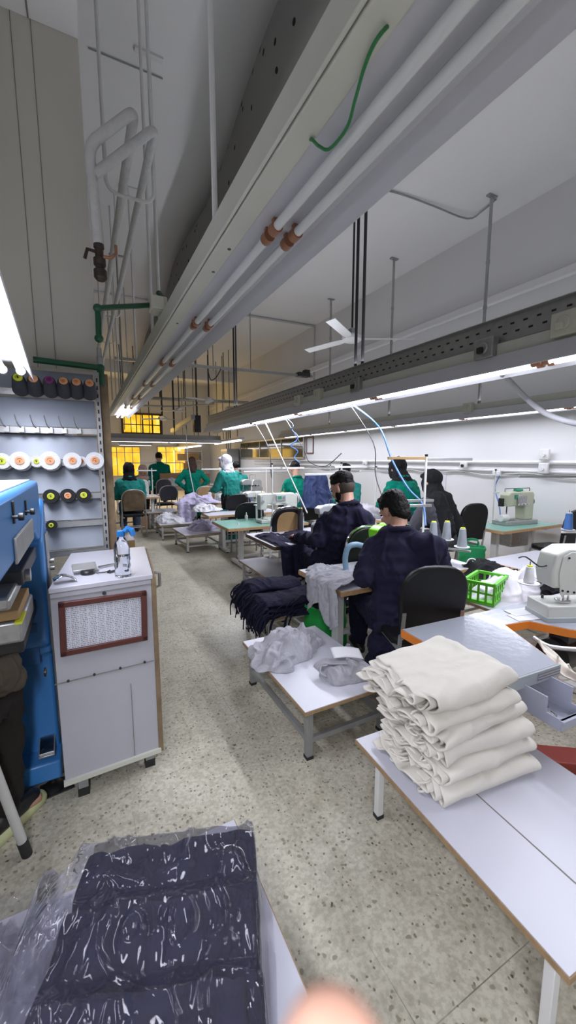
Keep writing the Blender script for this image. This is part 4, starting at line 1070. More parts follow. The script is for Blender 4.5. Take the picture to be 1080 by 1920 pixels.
def loose(x0, y0, rx, ry, h, seed):
    o = heap('loose_film', None, None, M['film'], None, rx, ry, h, seed, .035, 9, parent=bagth, nu=90, nv=34, lumps=5)
    o.location = (x0, y0, .004)
loose(-.31, .02, .16, .30, .10, 81); loose(-.27, -.12, .12, .24, .15, 82); loose(-.36, .16, .13, .16, .05, 83)
# ------------------------------------------------------------------ aisle heaps and cloth further back
heap('cloth_heap', 'lilac cloth heap on the grey-topped aisle bench', 'cloth heap', M['lilac'], (1.78, 6.75, .292), .26, .24, .18, 61, .035, 8, lumps=5)
o = heap('cloth_heap', 'pale grey printed cloth heap on the aisle bench', 'cloth heap', M['whitec'], (1.48, 7.8, .292), .30, .34, .19, 62, .04, 8, lumps=6)
heap('cloth_heap', 'long lilac fabric heap sliding over the front of the white sewing table', 'cloth heap', M['lilac'], (2.0, 7.85, T), .42, .24, .19, 63, .045, 7, lumps=6)
drape('lilac_cloth', 'lilac cloth hanging down from the white sewing table beside the aisle', 'cloth', M['lilac'], lambda u, v: (1.57+.34*u, 7.66-.03*math.sin(u*14)-.02*v, T+.02-.36*v*(.6+.4*math.sin(u*3))), 30, 24, seed=6, amp=.02, sc=9)
heap('cloth_heap', 'white cloth heap on the table behind the man with the fade haircut', 'cloth heap', M['palegray'], (3.75, 4.88, T), .38, .28, .22, 64, .04, 7, lumps=5)
heap('black_cloth_heap', 'heap of black cloth behind the green crate', 'cloth heap', M['blackc'], (2.86, 2.06, .52), .36, .20, .16, 65, .035, 7, lumps=5)
heap('pale_cloth_heap', 'pale grey sweatshirt cloth heaped beside the lime green crate', 'cloth heap', M['palegray'], (2.85, 1.78, .50), .40, .17, .20, 66, .035, 6, lumps=5, nu=120, nv=44)
heap('black_cloth_heap', 'small black cloth heap on the pale grey cloth by the white machine', 'cloth heap', M['blackc'], (2.98, 1.58, .52), .10, .09, .13, 67, .02, 10)
bench('low table under the black and pale cloth heaps', 2.36, 3.4, 1.6, 2.32, .50, 'lsteel')
def dj(u, v):
    a = (u-.5)*2
    return (a*.30*(.62+.38*v), -.03-.14*v*math.cos(a*1.2)+.04*math.sin(u*16)*v, .46-.5*v + .03*(1-abs(a)))
q = Wp(590, 905, 6.0)
drape('denim_jacket', 'blue jacket draped over the chair beyond the bearded man', 'jacket', M['denim'], dj, 60, 40, (q.x, q.y, .80), 7, .03, 6)
q = Wp(470, 907, 7.4)
heap('navy_cloth', 'flat navy cloth heap on the table beside the woman in the white headscarf', 'cloth', M['denim'], (q.x, q.y, .70), .35, .25, .10, 68, .025, 7)
q = Wp(425, 942, 6.6)
heap('cloth_heap', 'white cloth heap beside the silver overlock machine', 'cloth heap', M['whitec'], (q.x-.3, q.y+.2, .64), .25, .2, .12, 69, .03, 8)
q = Wp(335, 902, 11.6)
heap('cloth_heap', 'white cloth pile on the far crossing table', 'cloth heap', M['whitec'], (q.x, 11.9, .725), .45, .25, .28, 70, .04, 6)
# stray cream strap hanging at the orange cut-out
_a, _b = Zp(1012, 1200, T+.004), Zp(1085, 1262, T-.05)
def strip(u, v):
    p = _a.lerp(_b, u); d = (_b-_a).normalized(); sd = Vector((-d.y, d.x, 0))
    wd = .014 + .055*math.sin(math.pi*min(1, u*.9+.05))
    q = p + sd*(v-.5)*wd
    q.z += -.03*math.sin(u*2.5) + .012*math.sin(v*6+u*5) - .02*abs(v-.5)
    return q
cs = drape('cloth_strip', 'cream cloth strip hanging over the orange cut-out of the grey table', 'cloth strip', M['creamc'], strip, 40, 14, (0, 0, 0), 9, .006, 14, solid=.003)
MB().tube([_b.lerp(_a, .25), Zp(1074, 1268, T-.10), Zp(1056, 1276, T-.11), Zp(1044, 1266, T-.10), _b.lerp(_a, .5)], .0045, 8, smooth=5).build('strap', M['creamc'], cs)
# papers on the grey table
for i, (px, py, rz, lab) in enumerate(((982, 1147, .1, 'upper sheet of the two white papers on the grey table'), (990, 1156, .02, 'lower sheet of the two white papers on the grey table'))):
    q = Zp(px, py, T+.003)
    o = MB().box((0,0,0), (.20, .09, .0012)).build('paper_sheet', M['paper']); o.location = (q.x, q.y, T+.0035+.0016*(1-i)); o.rotation_euler.z = rz-.3; tag(o, lab, 'paper')
# ------------------------------------------------------------------ sewing machines
def lockstitch(label, loc, rz=0, m='machine', s=1.0, lab='label', panel=True, group=None):
    r = thing('sewing_machine', label, 'sewing machine', loc, rz, group)
    MB().box((.0, 0, .02), (.50, .18, .04)).build('bed', M['machgray'] if m == 'lime' else M[m], r, bevel=.008)
    MB().prism([(-.25, .16), (-.25, .33), (-.22, .35), (.20, .35), (.25, .31), (.25, .04), (.12, .04), (.11, .20), (.08, .225), (-.15, .225), (-.165, .16)], -.055, .055, lambda x, y, z: (x, z, y)).build('arm', M[m], r, bevel=.012, seg=3)
    MB().lathe([(.02, 0), (.062, .004), (.066, .012), (.066, .024), (.058, .032), (.02, .034)], (.25, 0, .275), n=24, M=Matrix.Rotation(R(90), 3, 'Y')).build('handwheel', M['machgray'], r)
    MB().cone((-.21, 0, .16), (-.21, 0, .06), .006, n=8).build('needle_bar', M['chrome'], r)
    MB().box((-.21, -.01, .05), (.02, .045, .012)).cone((-.21, .012, .05), (-.21, .012, .16), .005, n=8).build('presser_foot', M['chrome'], r)
    MB().box((-.21, 0, .042), (.11, .12, .004)).build('needle_plate', M['plate'], r)
    MB().cone((-.22, -.06, .26), (-.22, -.075, .26), .018, n=16).build('tension_dial', M['chrome'], r)
    MB().tube([(-.235, -.058, .24), (-.24, -.085, .25), (-.24, -.085, .30), (-.225, -.06, .32)], .003, 6, smooth=3).build('take_up_lever', M['chrome'], r)
    if panel:
        p = MB().box((.02, -.062, .295), (.13, .016, .07)).build('control_panel', M['machgray'], r, bevel=.004)
        MB().box((.0, -.071, .30), (.05, .003, .035)).build('display', M[lab], p)
        for k in range(4): MB().cone((.045+.016*(k % 2), -.07, .285+.018*(k//2)), (.045+.016*(k % 2), -.073, .285+.018*(k//2)), .005, n=8).build('button', M['black'], p)
    MB().cone((.1, .02, .35), (.1, .02, .40), .004, n=8).build('thread_pin', M['chrome'], r)
    r.scale = (s, s, s); return r
def overlock(label, loc, rz=0, m='machgray', s=1.0, dials=True, group=None, lab='label'):
    r = thing('overlock_machine', label, 'sewing machine', loc, rz, group)
    MB().prism([(-.16, .0), (-.16, .11), (-.13, .14), (-.02, .15), (.0, .30), (.03, .33), (.15, .33), (.17, .30), (.17, 0)], -.1, .1, lambda x, y, z: (x, z, y)).build('body', M[m], r, bevel=.014, seg=3)
    MB().prism([(-.14, .24), (-.15, .30), (-.10, .33), (.06, .33), (.06, .24)], -.05, .05, lambda x, y, z: (x, z, y)).build('arm', M[m], r, bevel=.012, seg=3)
    MB().cone((-.11, 0, .25), (-.11, 0, .15), .008, n=10).build('needle_bar', M['chrome'], r)
    MB().box((-.11, -.02, .156), (.05, .06, .01)).build('presser_foot', M['chrome'], r)
    MB().lathe([(.02, 0), (.055, .004), (.058, .02), (.02, .03)], (.17, 0, .18), n=20, M=Matrix.Rotation(R(90), 3, 'Y')).build('handwheel', M['black'], r)
    for k in range(4):
        MB().cone((-.04+.045*k, -.10, .235+.0*k), (-.04+.045*k, -.135, .235), .013, .010, 12).build('tension_dial', M['chrome'] if k % 2 else M['black'], r)
    MB().box((.07, -.102, .10), (.12, .006, .05)).build('name_plate', M[lab], r)
    MB().tube([(-.02, -.05, .33), (-.02, -.06, .40), (.08, -.06, .40), (.08, -.05, .33)], .004, 6).build('thread_guide', M['chrome'], r)
    MB().box((-.1, -.11, .05), (.13, .03, .06)).build('cloth_plate', M['plate'], r, bevel=.006)
    r.scale = (s,)*3; return r
def cone_spool(label, loc, thread='threadg', core='yellow', h=.15, r0=.038, r1=.024, group=None, plate=True):
    r = thing('thread_cone', label, 'thread cone', loc, 0, group)
    if plate: MB().lathe([(.055, 0), (.06, .003), (.06, .007), (.03, .006)], n=24).build('plate', M['white'], r)
    MB().lathe([(r0*.96, .008), (r0, .016), (r1, h), (r1*.8, h+.004)], n=22).build('thread', M[thread], r)
    MB().lathe([(r1*.82, h), (r1*.82, h+.010), (r1*.5, h+.013), (.004, h+.010)], n=16).build('core', M[core], r)
    MB().cone((0, 0, h), (0, 0, h+.035), .003, n=6).build('pin', M['darksteel'], r)
    return r
def thread_stand(label, loc, h, bars, rz=0, m='white', group=None):
    r = thing('thread_stand', label, 'thread stand', loc, rz, group)
    MB().lathe([(.035, 0), (.035, .012), (.018, .014)], n=16).build('base', M[m], r)
    MB().cone((0, 0, .01), (0, 0, h), .0105, n=10).build('pole', M[m], r)
    MB().cone((0, 0, h), (0, 0, h+.02), .014, n=10).build('pole_cap', M['black'], r)
    for (x0, x1, z, dy, *bm) in bars:
        MB().box(((x0+x1)/2, dy, z), (abs(x1-x0), .018, .024)).build('cross_bar', M[bm[0]] if bm else M[m], r, bevel=.003)
    return r
# nearer man's lime machine and his thread cones
overlock('lime green overlock machine in front of the nearer man in navy', (2.14, 2.43, T), R(8), 'lime', 1.08, lab='black')
tag(MB().tube([(1.76, 2.44, .64), (1.755, 2.45, .74), (1.79, 2.46, .82), (1.86, 2.46, .835), (1.92, 2.45, .82)], .022, 12, smooth=5).build('suction_hose', M['palehose']), 'pale blue suction hose bent upright beside the lime green machine', 'hose')
o = thing('feed_attachment', 'chrome feed attachment between the pale blue hose and the lime machine', 'machine part', (1.98, 2.44, .82))
MB().cone((-.06, 0, -.01), (.03, 0, -.03), .022, .018, 14).build('nozzle', M['darksteel'], o)
MB().box((.05, 0, .0), (.08, .05, .035)).build('bracket', M['chrome'], o, bevel=.005)
MB().cone((.03, -.02, -.03), (.09, -.02, -.05), .012, n=10).build('roller', M['chrome'], o)
MB().bar((.04, .0, -.02), (.04, .02, -.2), .015, .015).build('post', M['silver'], o)
for (px, py, w_, lab, sp) in ((812, 1012, 3.42, 'grey thread cone beside the nearer man\'s shoulder on the table', .145), (837, 1012, 3.35, 'taller grey thread cone in the middle of the three grey cones', .145), (866, 1026, 3.22, 'grey thread cone on the plate end nearest the green bag', .145)):
    q = Wp(px, py, w_); cone_spool(lab, q, 'threadg', 'yellow', .15*1.0, .039, .024, 'grey cones right of the nearer man')
q = Wp(840, 1022, 3.33)
r = thing('spool_shelf', 'metal shelf bar carrying the three grey thread cones', 'shelf', (q.x, q.y, q.z-.03), R(-65))
MB().box((0, 0, 0), (.36, .04, .014)).build('shelf_bar', M['steel'], r, bevel=.003)
MB().box((-.02, .0, -.06), (.03, .03, .12)).build('post', M['white'], r)
ts = thread_stand('tall white thread stand with crossbars behind the man in front of the black chair', (2.74, 2.62, T), .90, ((-.36, .0, .885, 0, 'tan'), (.0, .44, .875, .0, 'steel'), (-.22, .1, .50, .02, 'galv'), (-.18, .06, .46, -.02, 'galv')), R(-20))
# near white machine at the right edge
mr = thing('sewing_machine', 'white buttonhole machine cut by the photo edge on the grey table', 'sewing machine', (2.36, 1.19, T), R(-25))
MB().prism([(-.13, .185), (-.145, .27), (-.125, .37), (-.06, .405), (.30, .405), (.30, .185)], -.07, .07, lambda x, y, z: (x, z, y)).build('head', M['machine'], mr, bevel=.014, seg=3)
fp = MB().prism([(-.09, .15), (-.105, .27), (-.09, .36), (-.05, .385), (.12, .385), (.12, .15)], -.075, -.071, lambda x, y, z: (x, z, y)).build('face_plate', M['machine'], mr, bevel=.002)
for (x, z) in ((-.06, .355), (-.08, .175), (-.05, .17), (-.015, .165), (.0, .25), (.08, .36)): MB().cone((x, -.075, z), (x, -.079, z), .006, n=10).build('screw', M['black'], fp)
MB().box((.02, 0, .055), (.36, .18, .075)).build('bed', M['machine'], mr, bevel=.006)
MB().box((.02, 0, .015), (.37, .19, .03)).build('base', M['machgray'], mr, bevel=.004)
MB().prism([(.18, .08), (.18, .3), (.34, .3), (.34, .08)], -.06, .06, lambda x, y, z: (x, z, y)).build('column', M['machine'], mr, bevel=.01)
MB().cone((-.04, -.03, .19), (-.04, -.03, .10), .007, n=10).build('needle_bar', M['chrome'], mr)
MB().box((-.04, -.03, .105), (.06, .05, .014)).cone((-.01, -.03, .1), (-.01, -.03, .2), .006, n=8).build('presser_foot', M['chrome'], mr, bevel=.002)
MB().tube([(-.14, -.02, .3), (-.19, -.03, .30), (-.26, -.02, .35), (-.30, -.02, .345)], .004, 6, smooth=3).build('thread_arm', M['darksteel'], mr)
for (px, py, lab) in ((991, 1094, 'white thread cone standing at the end of the plates beside the white machine'), (1023, 1086, 'white thread cone next to the white machine, behind the first')):
    q = Zp(px, py, .735); cone_spool(lab, q, 'threadw', 'yellow', .105, .031, .021, 'white cones by the near white machine')
q = Zp(1072, 1078, .735); cone_spool('white thread cone partly behind the white machine head', q, 'threadw', 'white', .12, .033, .026)
q = Zp(1014, 1150, T)
r = thing('spool_stand', 'dark metal post stand holding plates of white thread cones on the grey table', 'thread stand', (q.x, q.y, T))
MB().cone((0, 0, 0), (0, 0, .112), .007, n=10).build('post', M['darksteel'], r)
a, b = Zp(991, 1094, .73), Zp(1072, 1078, .73); o0 = Vector((q.x, q.y, T))
MB().bar(a-o0-Vector((0,0,.006)), b-o0-Vector((0,0,.006)), .03, .008).build('arm', M['darksteel'], r)
# wall buttonhole machine
mw = thing('buttonhole_machine', 'pale green buttonhole machine on the green-topped table by the wall', 'sewing machine', (5.2, 3.34, T), R(-6))
MB().box((.0, 0, .03), (.58, .24, .06)).build('bed', M['plate'], mw, bevel=.008)
MB().prism([(-.22, .25), (-.23, .40), (-.19, .44), (.22, .44), (.25, .40), (.25, .06), (.08, .06), (.06, .25)], -.07, .07, lambda x, y, z: (x, z, y)).build('arm', M['machgreen'], mw, bevel=.012, seg=3)
MB().box((.0, -.085, .33), (.16, .03, .13)).build('gear_cover', M['silver'], mw, bevel=.01)
MB().box((.02, .0, .46), (.09, .08, .03)).build('top_cover', M['label'], mw, bevel=.004)
MB().lathe([(.02, 0), (.06, .004), (.062, .02), (.02, .03)], (.25, 0, .30), n=20, M=Matrix.Rotation(R(90), 3, 'Y')).build('handwheel', M['black'], mw)
MB().cone((-.17, 0, .25), (-.17, 0, .08), .01, n=10).build('needle_bar', M['chrome'], mw)
MB().box((-.17, -.02, .075), (.10, .16, .03)).build('clamp_foot', M['silver'], mw, bevel=.004)
MB().cone((-.33, -.05, .10), (-.22, -.05, .10), .045, .05, 16).build('motor', M['white'], mw)
MB().box((-.24, .03, .30), (.05, .06, .11)).build('switch_block', M['black'], mw, bevel=.005)
MB().box((-.1, -.08, .38), (.05, .012, .05)).build('emblem', M['label'], mw)
MB().tube([(-.20, .02, .44), (-.20, .02, .48), (.26, .02, .48), (.26, .02, .40)], .006, 6).build('thread_guide', M['darksteel'], mw)
MB().box((.0, .0, -.18), (.34, .2, .24)).build('under_motor', M['silver'], mw, bevel=.02)
for k in range(4): MB().cone((-.1+.06*k, -.102, .28), (-.1+.06*k, -.125, .28), .013, n=10).build('tension_dial', M['chrome'], mw)
thread_stand('slim thread stand with dark tip behind the buttonhole machine by the wall', (4.98, 3.52, T), .72, ((-.12, .1, .66, 0), (-.02, .10, .42, .0)))
# further machines
q = Wp(512, 975, 4.75); lockstitch('large white sewing machine with green badge behind the tan-backed chair', (2.40, 5.0, T), R(0), 'machine', 1.15)
cb = thing('control_box', 'white control box with buttons below the large white sewing machine', 'control box', (2.58, 4.80, T+.0), 0)
MB().box((0,0,.06), (.2, .1, .12)).build('housing', M['machine'], cb, bevel=.008)
MB().box((-.02, -.052, .075), (.09, .004, .045)).build('panel', M['machgray'], cb)
overlock('grey overlock machine in front of the bearded man in navy', (2.50, 3.86, T), R(5), 'machgray', 1.05)
q = Wp(440, 925, 7.0); overlock('silver overlock machine beside the woman in the white headscarf', (3.0, 7.55, .66), 0, 'plate', 1.3)
overlock('white overlock machine standing behind the lilac fabric table', (2.65, 8.1, T), 0, 'machine', 1.1)
lockstitch('white sewing machine with a lit display on the table by the wooden post', (.98, 8.98, .70), 0, 'machine', 1.0, 'teal')
overlock('white overlock machine on the white table behind the green-topped one', (2.55, 6.2, T), 0, 'machine', 1.0)
overlock('small dark overlock machine in front of the woman in the black headscarf by the wall', (4.15, 4.35, T), 0, 'machgreen', 1.0)
lockstitch('white sewing machine on the wooden-edged table by the wall', (4.0, 6.5, T), 0, 'machine', .9)
for i, (x, y, z, lab) in enumerate(((2.28, 5.28, T, 'grey thread cone behind the large white sewing machine'), (2.46, 5.28, T, 'second grey thread cone behind the large white sewing machine'), (2.62, 5.28, T, 'grey cone with yellow top standing right behind the large white machine'))):
    cone_spool(lab, (x, y, z+.22), 'threadg', 'yellow', .16, .04, .025, 'cones behind the large white machine', plate=True)
    r = MB()
sh = thing('spool_shelf', 'white shelf carrying thread cones behind the large white sewing machine', 'shelf', (2.45, 5.28, T))
MB().box((0,0,.21), (.55, .1, .016)).build('shelf_board', M['white'], sh, bevel=.003)
for s in (-1, 1): MB().box((s*.25, 0, .1), (.025, .025, .2)).build('post', M['white'], sh)
cone_spool('dark thread cone with yellow top beside the bearded man\'s shoulder', (2.82, 3.72, T), 'threadk', 'yellow', .20, .045, .04)
q = Wp(613, 932, 4.2); cone_spool('dark thread cone with yellow top above the grey overlock machine', (2.30, 4.15, T), 'threadk', 'yellow', .28, .035, .03)
for (x, y, z, lab) in ((.88, 9.25, .72, 'white thread cone left of the white sewing machine display'), (1.02, 9.25, .72, 'white thread cone behind the white sewing machine display'), (2.35, 8.2, .64, 'white thread cone at the lilac fabric table'), (2.5, 8.2, .64, 'second white thread cone at the lilac fabric table'), (4.35, 4.5, T, 'grey thread cone to the right of the black headscarf'), (4.5, 4.5, T, 'tall grey thread cone by the wall right of the black headscarf')):
    cone_spool(lab, (x, y, z), 'threadw' if 'white' in lab else 'threadg', 'white', .22 if 'grey' in lab else .15, .045, .038, None)
for (x, y, z, h, bars, lab) in ((2.3, 4.95, T, .8, ((-.5, .5, .75, 0),), 'white thread stand rising over the large white sewing machine'), (2.75, 3.95, T, .82, ((-.1, .38, .78, 0), (-.5, 0, .70, .02)), 'white thread stand with a crossbar beyond the bearded man'), (1.3, 8.9, .7, .6, ((-.3, .1, .55, 0),), 'white thread stand at the seated woman\'s table'), (.3, 8.5, .0, 1.45, ((-.02, .1, 1.3, 0),), 'pale pole standing on the floor beside the wooden post'), (3.4, 7.6, .66, .62, ((-.5, .5, .58, 0),), 'thread stand beside the woman in the white headscarf'), (3.9, 4.7, T, .75, ((-.3, .3, .7, 0),), 'thread stand over the pale cloth heap table'), (4.2, 6.4, T, .75, ((-.6, .4, .7, 0),), 'thread stand by the wall beyond the draped jacket'), (2.6, 8.25, T, .7, ((-.4, .4, .66, 0),), 'thread stand behind the lilac fabric table'), (1.9, 12.1, .72, .7, ((-.8, .8, .66, 0),), 'thread stand on the far crossing table')):
    thread_stand(lab, (x, y, z), h, bars)
# small bottles on the green mat
q = Zp(462, 975, T)
r = thing('oil_bottle', 'small white oil bottle with a nozzle on the green mat in the aisle', 'bottle', q)
MB().lathe([(.022, 0), (.023, .005), (.023, .06), (.010, .078), (.008, .10), (.004, .115)], n=16).build('bottle_body', M['white'], r)
q = Zp(447, 983, T)
r = thing('nozzle_cap', 'tiny white conical cap standing on the green mat in the aisle', 'cap', q)
MB().cone((0,0,0), (0,0,.035), .014, .003, 12).build('cap', M['white'], r)

r = thread_stand('grey thread stand arm reaching in from the frame edge in front of the wall', (4.27, 2.1, .52), .82, ((-.62, .05, .81, 0, 'galv'), (-.16, .05, .27, 0, 'white')), R(-27))
q = Vector((4.27, 2.1, .81)) + Matrix.Rotation(R(-27), 3, 'Z') @ Vector((-.10, 0, 0))
cone_spool('blue thread cone at the frame edge in front of the wall chair boxes', q, 'bluehose', 'white', .16, .04, .03)
# ------------------------------------------------------------------ people
def V(*a): return Vector(a)
def pose(kind, loc, rz, s, lean=.12, arms='table', headp=-.3, sway=0):
    """joint positions in world space for a figure facing +Y turned by rz"""
    if kind == 'sit':
        hz = .47*s
        J = dict(hip=V(0, 0, hz+.06), chest=V(0, lean, hz+.52*s), head=V(0, lean+.07*s, hz+.71*s),
                 knL=V(-.11*s, .42*s, hz+.06), knR=V(.11*s, .42*s, hz+.06), anL=V(-.12*s, .38*s, .08), anR=V(.12*s, .38*s, .08))
    else:
        J = dict(hip=V(0, 0, .86*s), chest=V(0, lean*.5, 1.28*s), head=V(0, lean*.7+.03, 1.46*s),
                 knL=V(-.09*s, .03, .47*s), knR=V(.09*s, .03, .47*s), anL=V(-.10*s, -.02, .08), anR=V(.10*s, -.02, .08))
    c = J['chest']
    for k, sx in (('L', -1), ('R', 1)):
        J['sh'+k] = c + V(sx*.175*s, -.02, -.045*s)
        if arms == 'table':
            J['el'+k] = c + V(sx*.235*s, .07*s, -.30*s); J['ha'+k] = c + V(sx*.11*s, .30*s, -.33*s)
        elif arms == 'hips':
            J['el'+k] = c + V(sx*.345*s, -.06*s, -.24*s); J['ha'+k] = c + V(sx*.17*s, -.01*s, -.42*s)
        else:
            J['el'+k] = c + V(sx*.22*s, -.02*s, -.28*s); J['ha'+k] = c + V(sx*.20*s, .10*s, -.50*s)
    m = Matrix.Rotation(rz, 3, 'Z'); L = Vector(loc)
    return {k: m @ p + L for k, p in J.items()}
def person(label, J, s, yaw, pitch, topm, legm, hair, skin='skin', voxel=.012, wr=.012, body_yaw=None, coat=0.0, roll=0, detail=False, group=None, shoes=True, collar=True):
    by_ = yaw if body_yaw is None else body_yaw
    base = V(J['hip'].x, J['hip'].y, min(J['anL'].z, J['anR'].z)-.08)
    j = {k: p-base for k, p in J.items()}
    hip, ch, hd = j['hip'], j['chest'], j['head']
    By = Matrix.Rotation(by_, 3, 'Z')
    Mh = Matrix.Rotation(yaw, 3, 'Z') @ Matrix.Rotation(roll, 3, 'Y') @ Matrix.Rotation(pitch, 3, 'X')
    sp = (ch-hip); tilt = Matrix.Rotation(-math.atan2((By.inverted() @ sp).y, sp.z), 3, 'X'); Mt = By @ tilt
    def H_(x, y, z): return hd + Mh @ (V(x, y, z)*s)
    def torso(scale, extra=0):
        out = []
        for i in range(9):
            t = i/8
            rx = [.165, .165, .155, .15, .155, .165, .172, .165, .12][i]*s*scale+extra
            ry = [.125, .122, .115, .11, .112, .118, .115, .10, .075][i]*s*scale+extra
            c = hip.lerp(ch, t) + By @ V(0, -.035*math.sin(math.pi*t)*s, 0)
            out.append((c, (rx, ry, .085*s), Mt))
        return out
    caps = []; balls = []
    # --- skin body
    balls += torso(.84)
    balls += [(H_(0, -.012, .025), (.076*s, .096*s, .098*s), Mh), (H_(0, .02, -.04), (.060*s, .072*s, .075*s), Mh), (H_(0, .055, -.085), (.032*s, .03*s, .028*s), Mh)]
    balls += [(H_(0, .098, -.022), (.013*s, .018*s, .02*s), Mh), (H_(0, .088, .0), (.010*s, .014*s, .028*s), Mh), (H_(0, .078, .022), (.05*s, .018*s, .014*s), Mh)]
    for sx in (-1, 1): balls += [(H_(sx*.076, -.008, -.012), (.012*s, .02*s, .032*s), Mh @ Matrix.Rotation(sx*.25, 3, 'Z')), (H_(sx*.042, .062, -.035), (.026*s, .022*s, .02*s), Mh)]
    caps.append((ch+V(0, 0, .0), H_(0, -.03, -.06), .058*s, .052*s))
    for k, sx in (('L', -1), ('R', 1)):
        sh, el, ha = j['sh'+k], j['el'+k], j['ha'+k]
        caps += [(ch, sh, .05*s, .05*s), (sh, el, .046*s, .038*s), (el, ha, .037*s, .025*s)]
        d = (ha-el).normalized(); side = d.cross(V(0, 0, 1)); side = side.normalized() if side.length > .1 else V(1, 0, 0)
        up = side.cross(d); pc = ha + d*.045*s
        B = Matrix((side, d, up)).transposed()
        balls.append((pc, (.040*s, .048*s, .017*s), B))
        for f in range(4):
            o = pc + side*((f-1.5)*.0185*s) + d*.038*s
            L = (.030, .036, .034, .026)[f]*s*1.15
            p1 = o + d*L - up*.008*s; p2 = p1 + d*L*.75 - up*.020*s
            caps += [(o, p1, .0088*s, .0082*s), (p1, p2, .0082*s, .0068*s)]
        tb = pc - d*.02*s + side*(sx*-.036*s); t1 = tb + side*(sx*-.022*s) + d*.026*s - up*.008*s
        caps += [(tb, t1, .011*s, .0095*s), (t1, t1+d*.026*s+side*(sx*.004*s)-up*.01*s, .0095*s, .0075*s)]
        kn, an = j['kn'+k], j['an'+k]
        hj = hip + By @ V(sx*.09*s, 0, -.02)
        caps += [(hj, kn, .072*s, .052*s), (kn, an, .05*s, .036*s), (an, an+By @ V(0, .13*s, -.045), .034*s, .026*s)]
    body = blob('person', caps, balls, M[skin], None, voxel, 3)
    body.location = base; tag(body, label, 'person', group)
    # --- trousers
    caps = []; balls = [(hip, (.165*s, .125*s, .10*s), Mt)]
    for k, sx in (('L', -1), ('R', 1)):
        kn, an = j['kn'+k], j['an'+k]; hj = hip + By @ V(sx*.09*s, 0, -.02)
        caps += [(hj, kn, .096*s, .074*s), (kn, an+(kn-an)*.08, .073*s, .058*s)]
    blob('trousers', caps, balls, M[legm], body, max(voxel, .012), 4, wrinkle(wr*.8, 9, 3))
    if shoes:
        for k in ('L', 'R'):
            an = j['an'+k]
            sh = blob('shoe', [(an+V(0, 0, -.02), an+By @ V(0, .15*s, -.045), .042*s, .034*s), (an+By @ V(0, -.04, -.04), an+By @ V(0, .16*s, -.05), .034*s, .03*s)], [], M['black'], body, .012, 3)
    # --- jacket
    caps = []; balls = torso(1.0, .012)
    for k, sx in (('L', -1), ('R', 1)):
        sh, el, ha = j['sh'+k], j['el'+k], j['ha'+k]
        caps += [(ch+V(0, 0, -.02), sh, .072*s, .070*s), (sh, el, .071*s, .060*s), (el, el.lerp(ha, .94), .059*s, .044*s), (sh+V(0,0,-.04), hip.lerp(ch, .55)+By @ V(sx*.08*s, 0, 0), .07*s, .09*s)]
    if coat:
        for k in range(4):
            c = hip + V(0, 0, -.04-coat*.28*k)
            balls.append((c, (.175*s+.01*k, .15*s+.01*k, .10*s), By))
    jk = blob('jacket', caps, balls, M[topm], body, max(voxel, .010), 5, wrinkle(wr, 8, int(hd.z*100) % 17, (1, 1, .6)))
    if collar:
        pts = [ch + By @ V(math.cos(a)*.074*s, math.sin(a)*.07*s-.008, .052*s + .02*s*-math.sin(a)) for a in [2*math.pi*i/16 + math.pi/2 + .25 for i in range(15)]]
        MB().tube(pts, .017*s, 8, smooth=2).build('collar', M[topm], body)
    # --- hair / head cover
    if hair in ('short', 'fade'):
        top = [(H_(0, -.022, .046), (.083*s, .102*s, .090*s), Mh), (H_(0, -.052, .0), (.078*s, .068*s, .088*s), Mh), (H_(0, -.07, -.055), (.058*s, .042*s, .045*s), Mh), (H_(0, .04, .098), (.056*s, .042*s, .026*s), Mh)]
        if hair == 'fade':
            blob('faded_sides', [], [(H_(0, -.03, .0), (.0775*s, .084*s, .08*s), Mh)], M['stubble'], body, .008, 3)
            top = [(H_(0, -.02, .06), (.0795*s, .102*s, .08*s), Mh), (H_(0, .03, .104), (.052*s, .045*s, .028*s), Mh), (H_(0, -.075, .03), (.06*s, .04*s, .05*s), Mh)]
            blob('beard', [], [(H_(0, .045, -.078), (.044*s, .045*s, .034*s), Mh), (H_(-.05, .02, -.055), (.016*s, .03*s, .04*s), Mh), (H_(.05, .02, -.055), (.016*s, .03*s, .04*s), Mh)], M['hairk'], body, .008, 2)
        blob('hair', [], top, M['hairk'], body, .007, 2, wrinkle(.006, 40, 5))
    elif hair == 'long':
        blob('hair', [(H_(0, -.05, .0), H_(0, -.085, -.20), .085*s, .07*s)], [(H_(0, -.02, .04), (.09*s, .108*s, .095*s), Mh), (H_(-.05, -.06, -.1), (.05*s, .05*s, .12*s), Mh), (H_(.05, -.06, -.1), (.05*s, .05*s, .12*s), Mh)], M['hairb'], body, .012, 2, wrinkle(.01, 22, 5, (1, 1, .25)))
    elif hair == 'bun':
        blob('hair', [], [(H_(0, -.022, .04), (.084*s, .103*s, .092*s), Mh), (H_(0, -.12, .04), (.04*s, .035*s, .04*s), Mh)], M['hairk'], body, .01, 2, wrinkle(.005, 30, 5))
        MB().tube([H_(math.sin(a)*.086, -.01, .035+math.cos(a)*.09) for a in [-1.3+.2*i for i in range(14)]], .006, 6).build('hair_band', M['white'], body)
    else:
        m, ln = hair
        cs = [(H_(0, -.02, -.07), ch+V(0, 0, .02)+By @ V(0, -.01, 0), .088*s, .105*s)]
        bl = [(H_(0, -.03, .03), (.095*s, .104*s, .106*s), Mh), (H_(0, -.02, -.06), (.085*s, .085*s, .08*s), Mh), (ch+By @ V(0, .01, -.01), (.15*s, .12*s, .07*s), Mt)]
        bl += [(H_(sx*.068, .03, -.03), (.022*s, .045*s, .085*s), Mh) for sx in (-1, 1)] + [(H_(0, .045, .088), (.07*s, .045*s, .026*s), Mh), (H_(0, .035, -.115), (.06*s, .05*s, .04*s), Mh)]
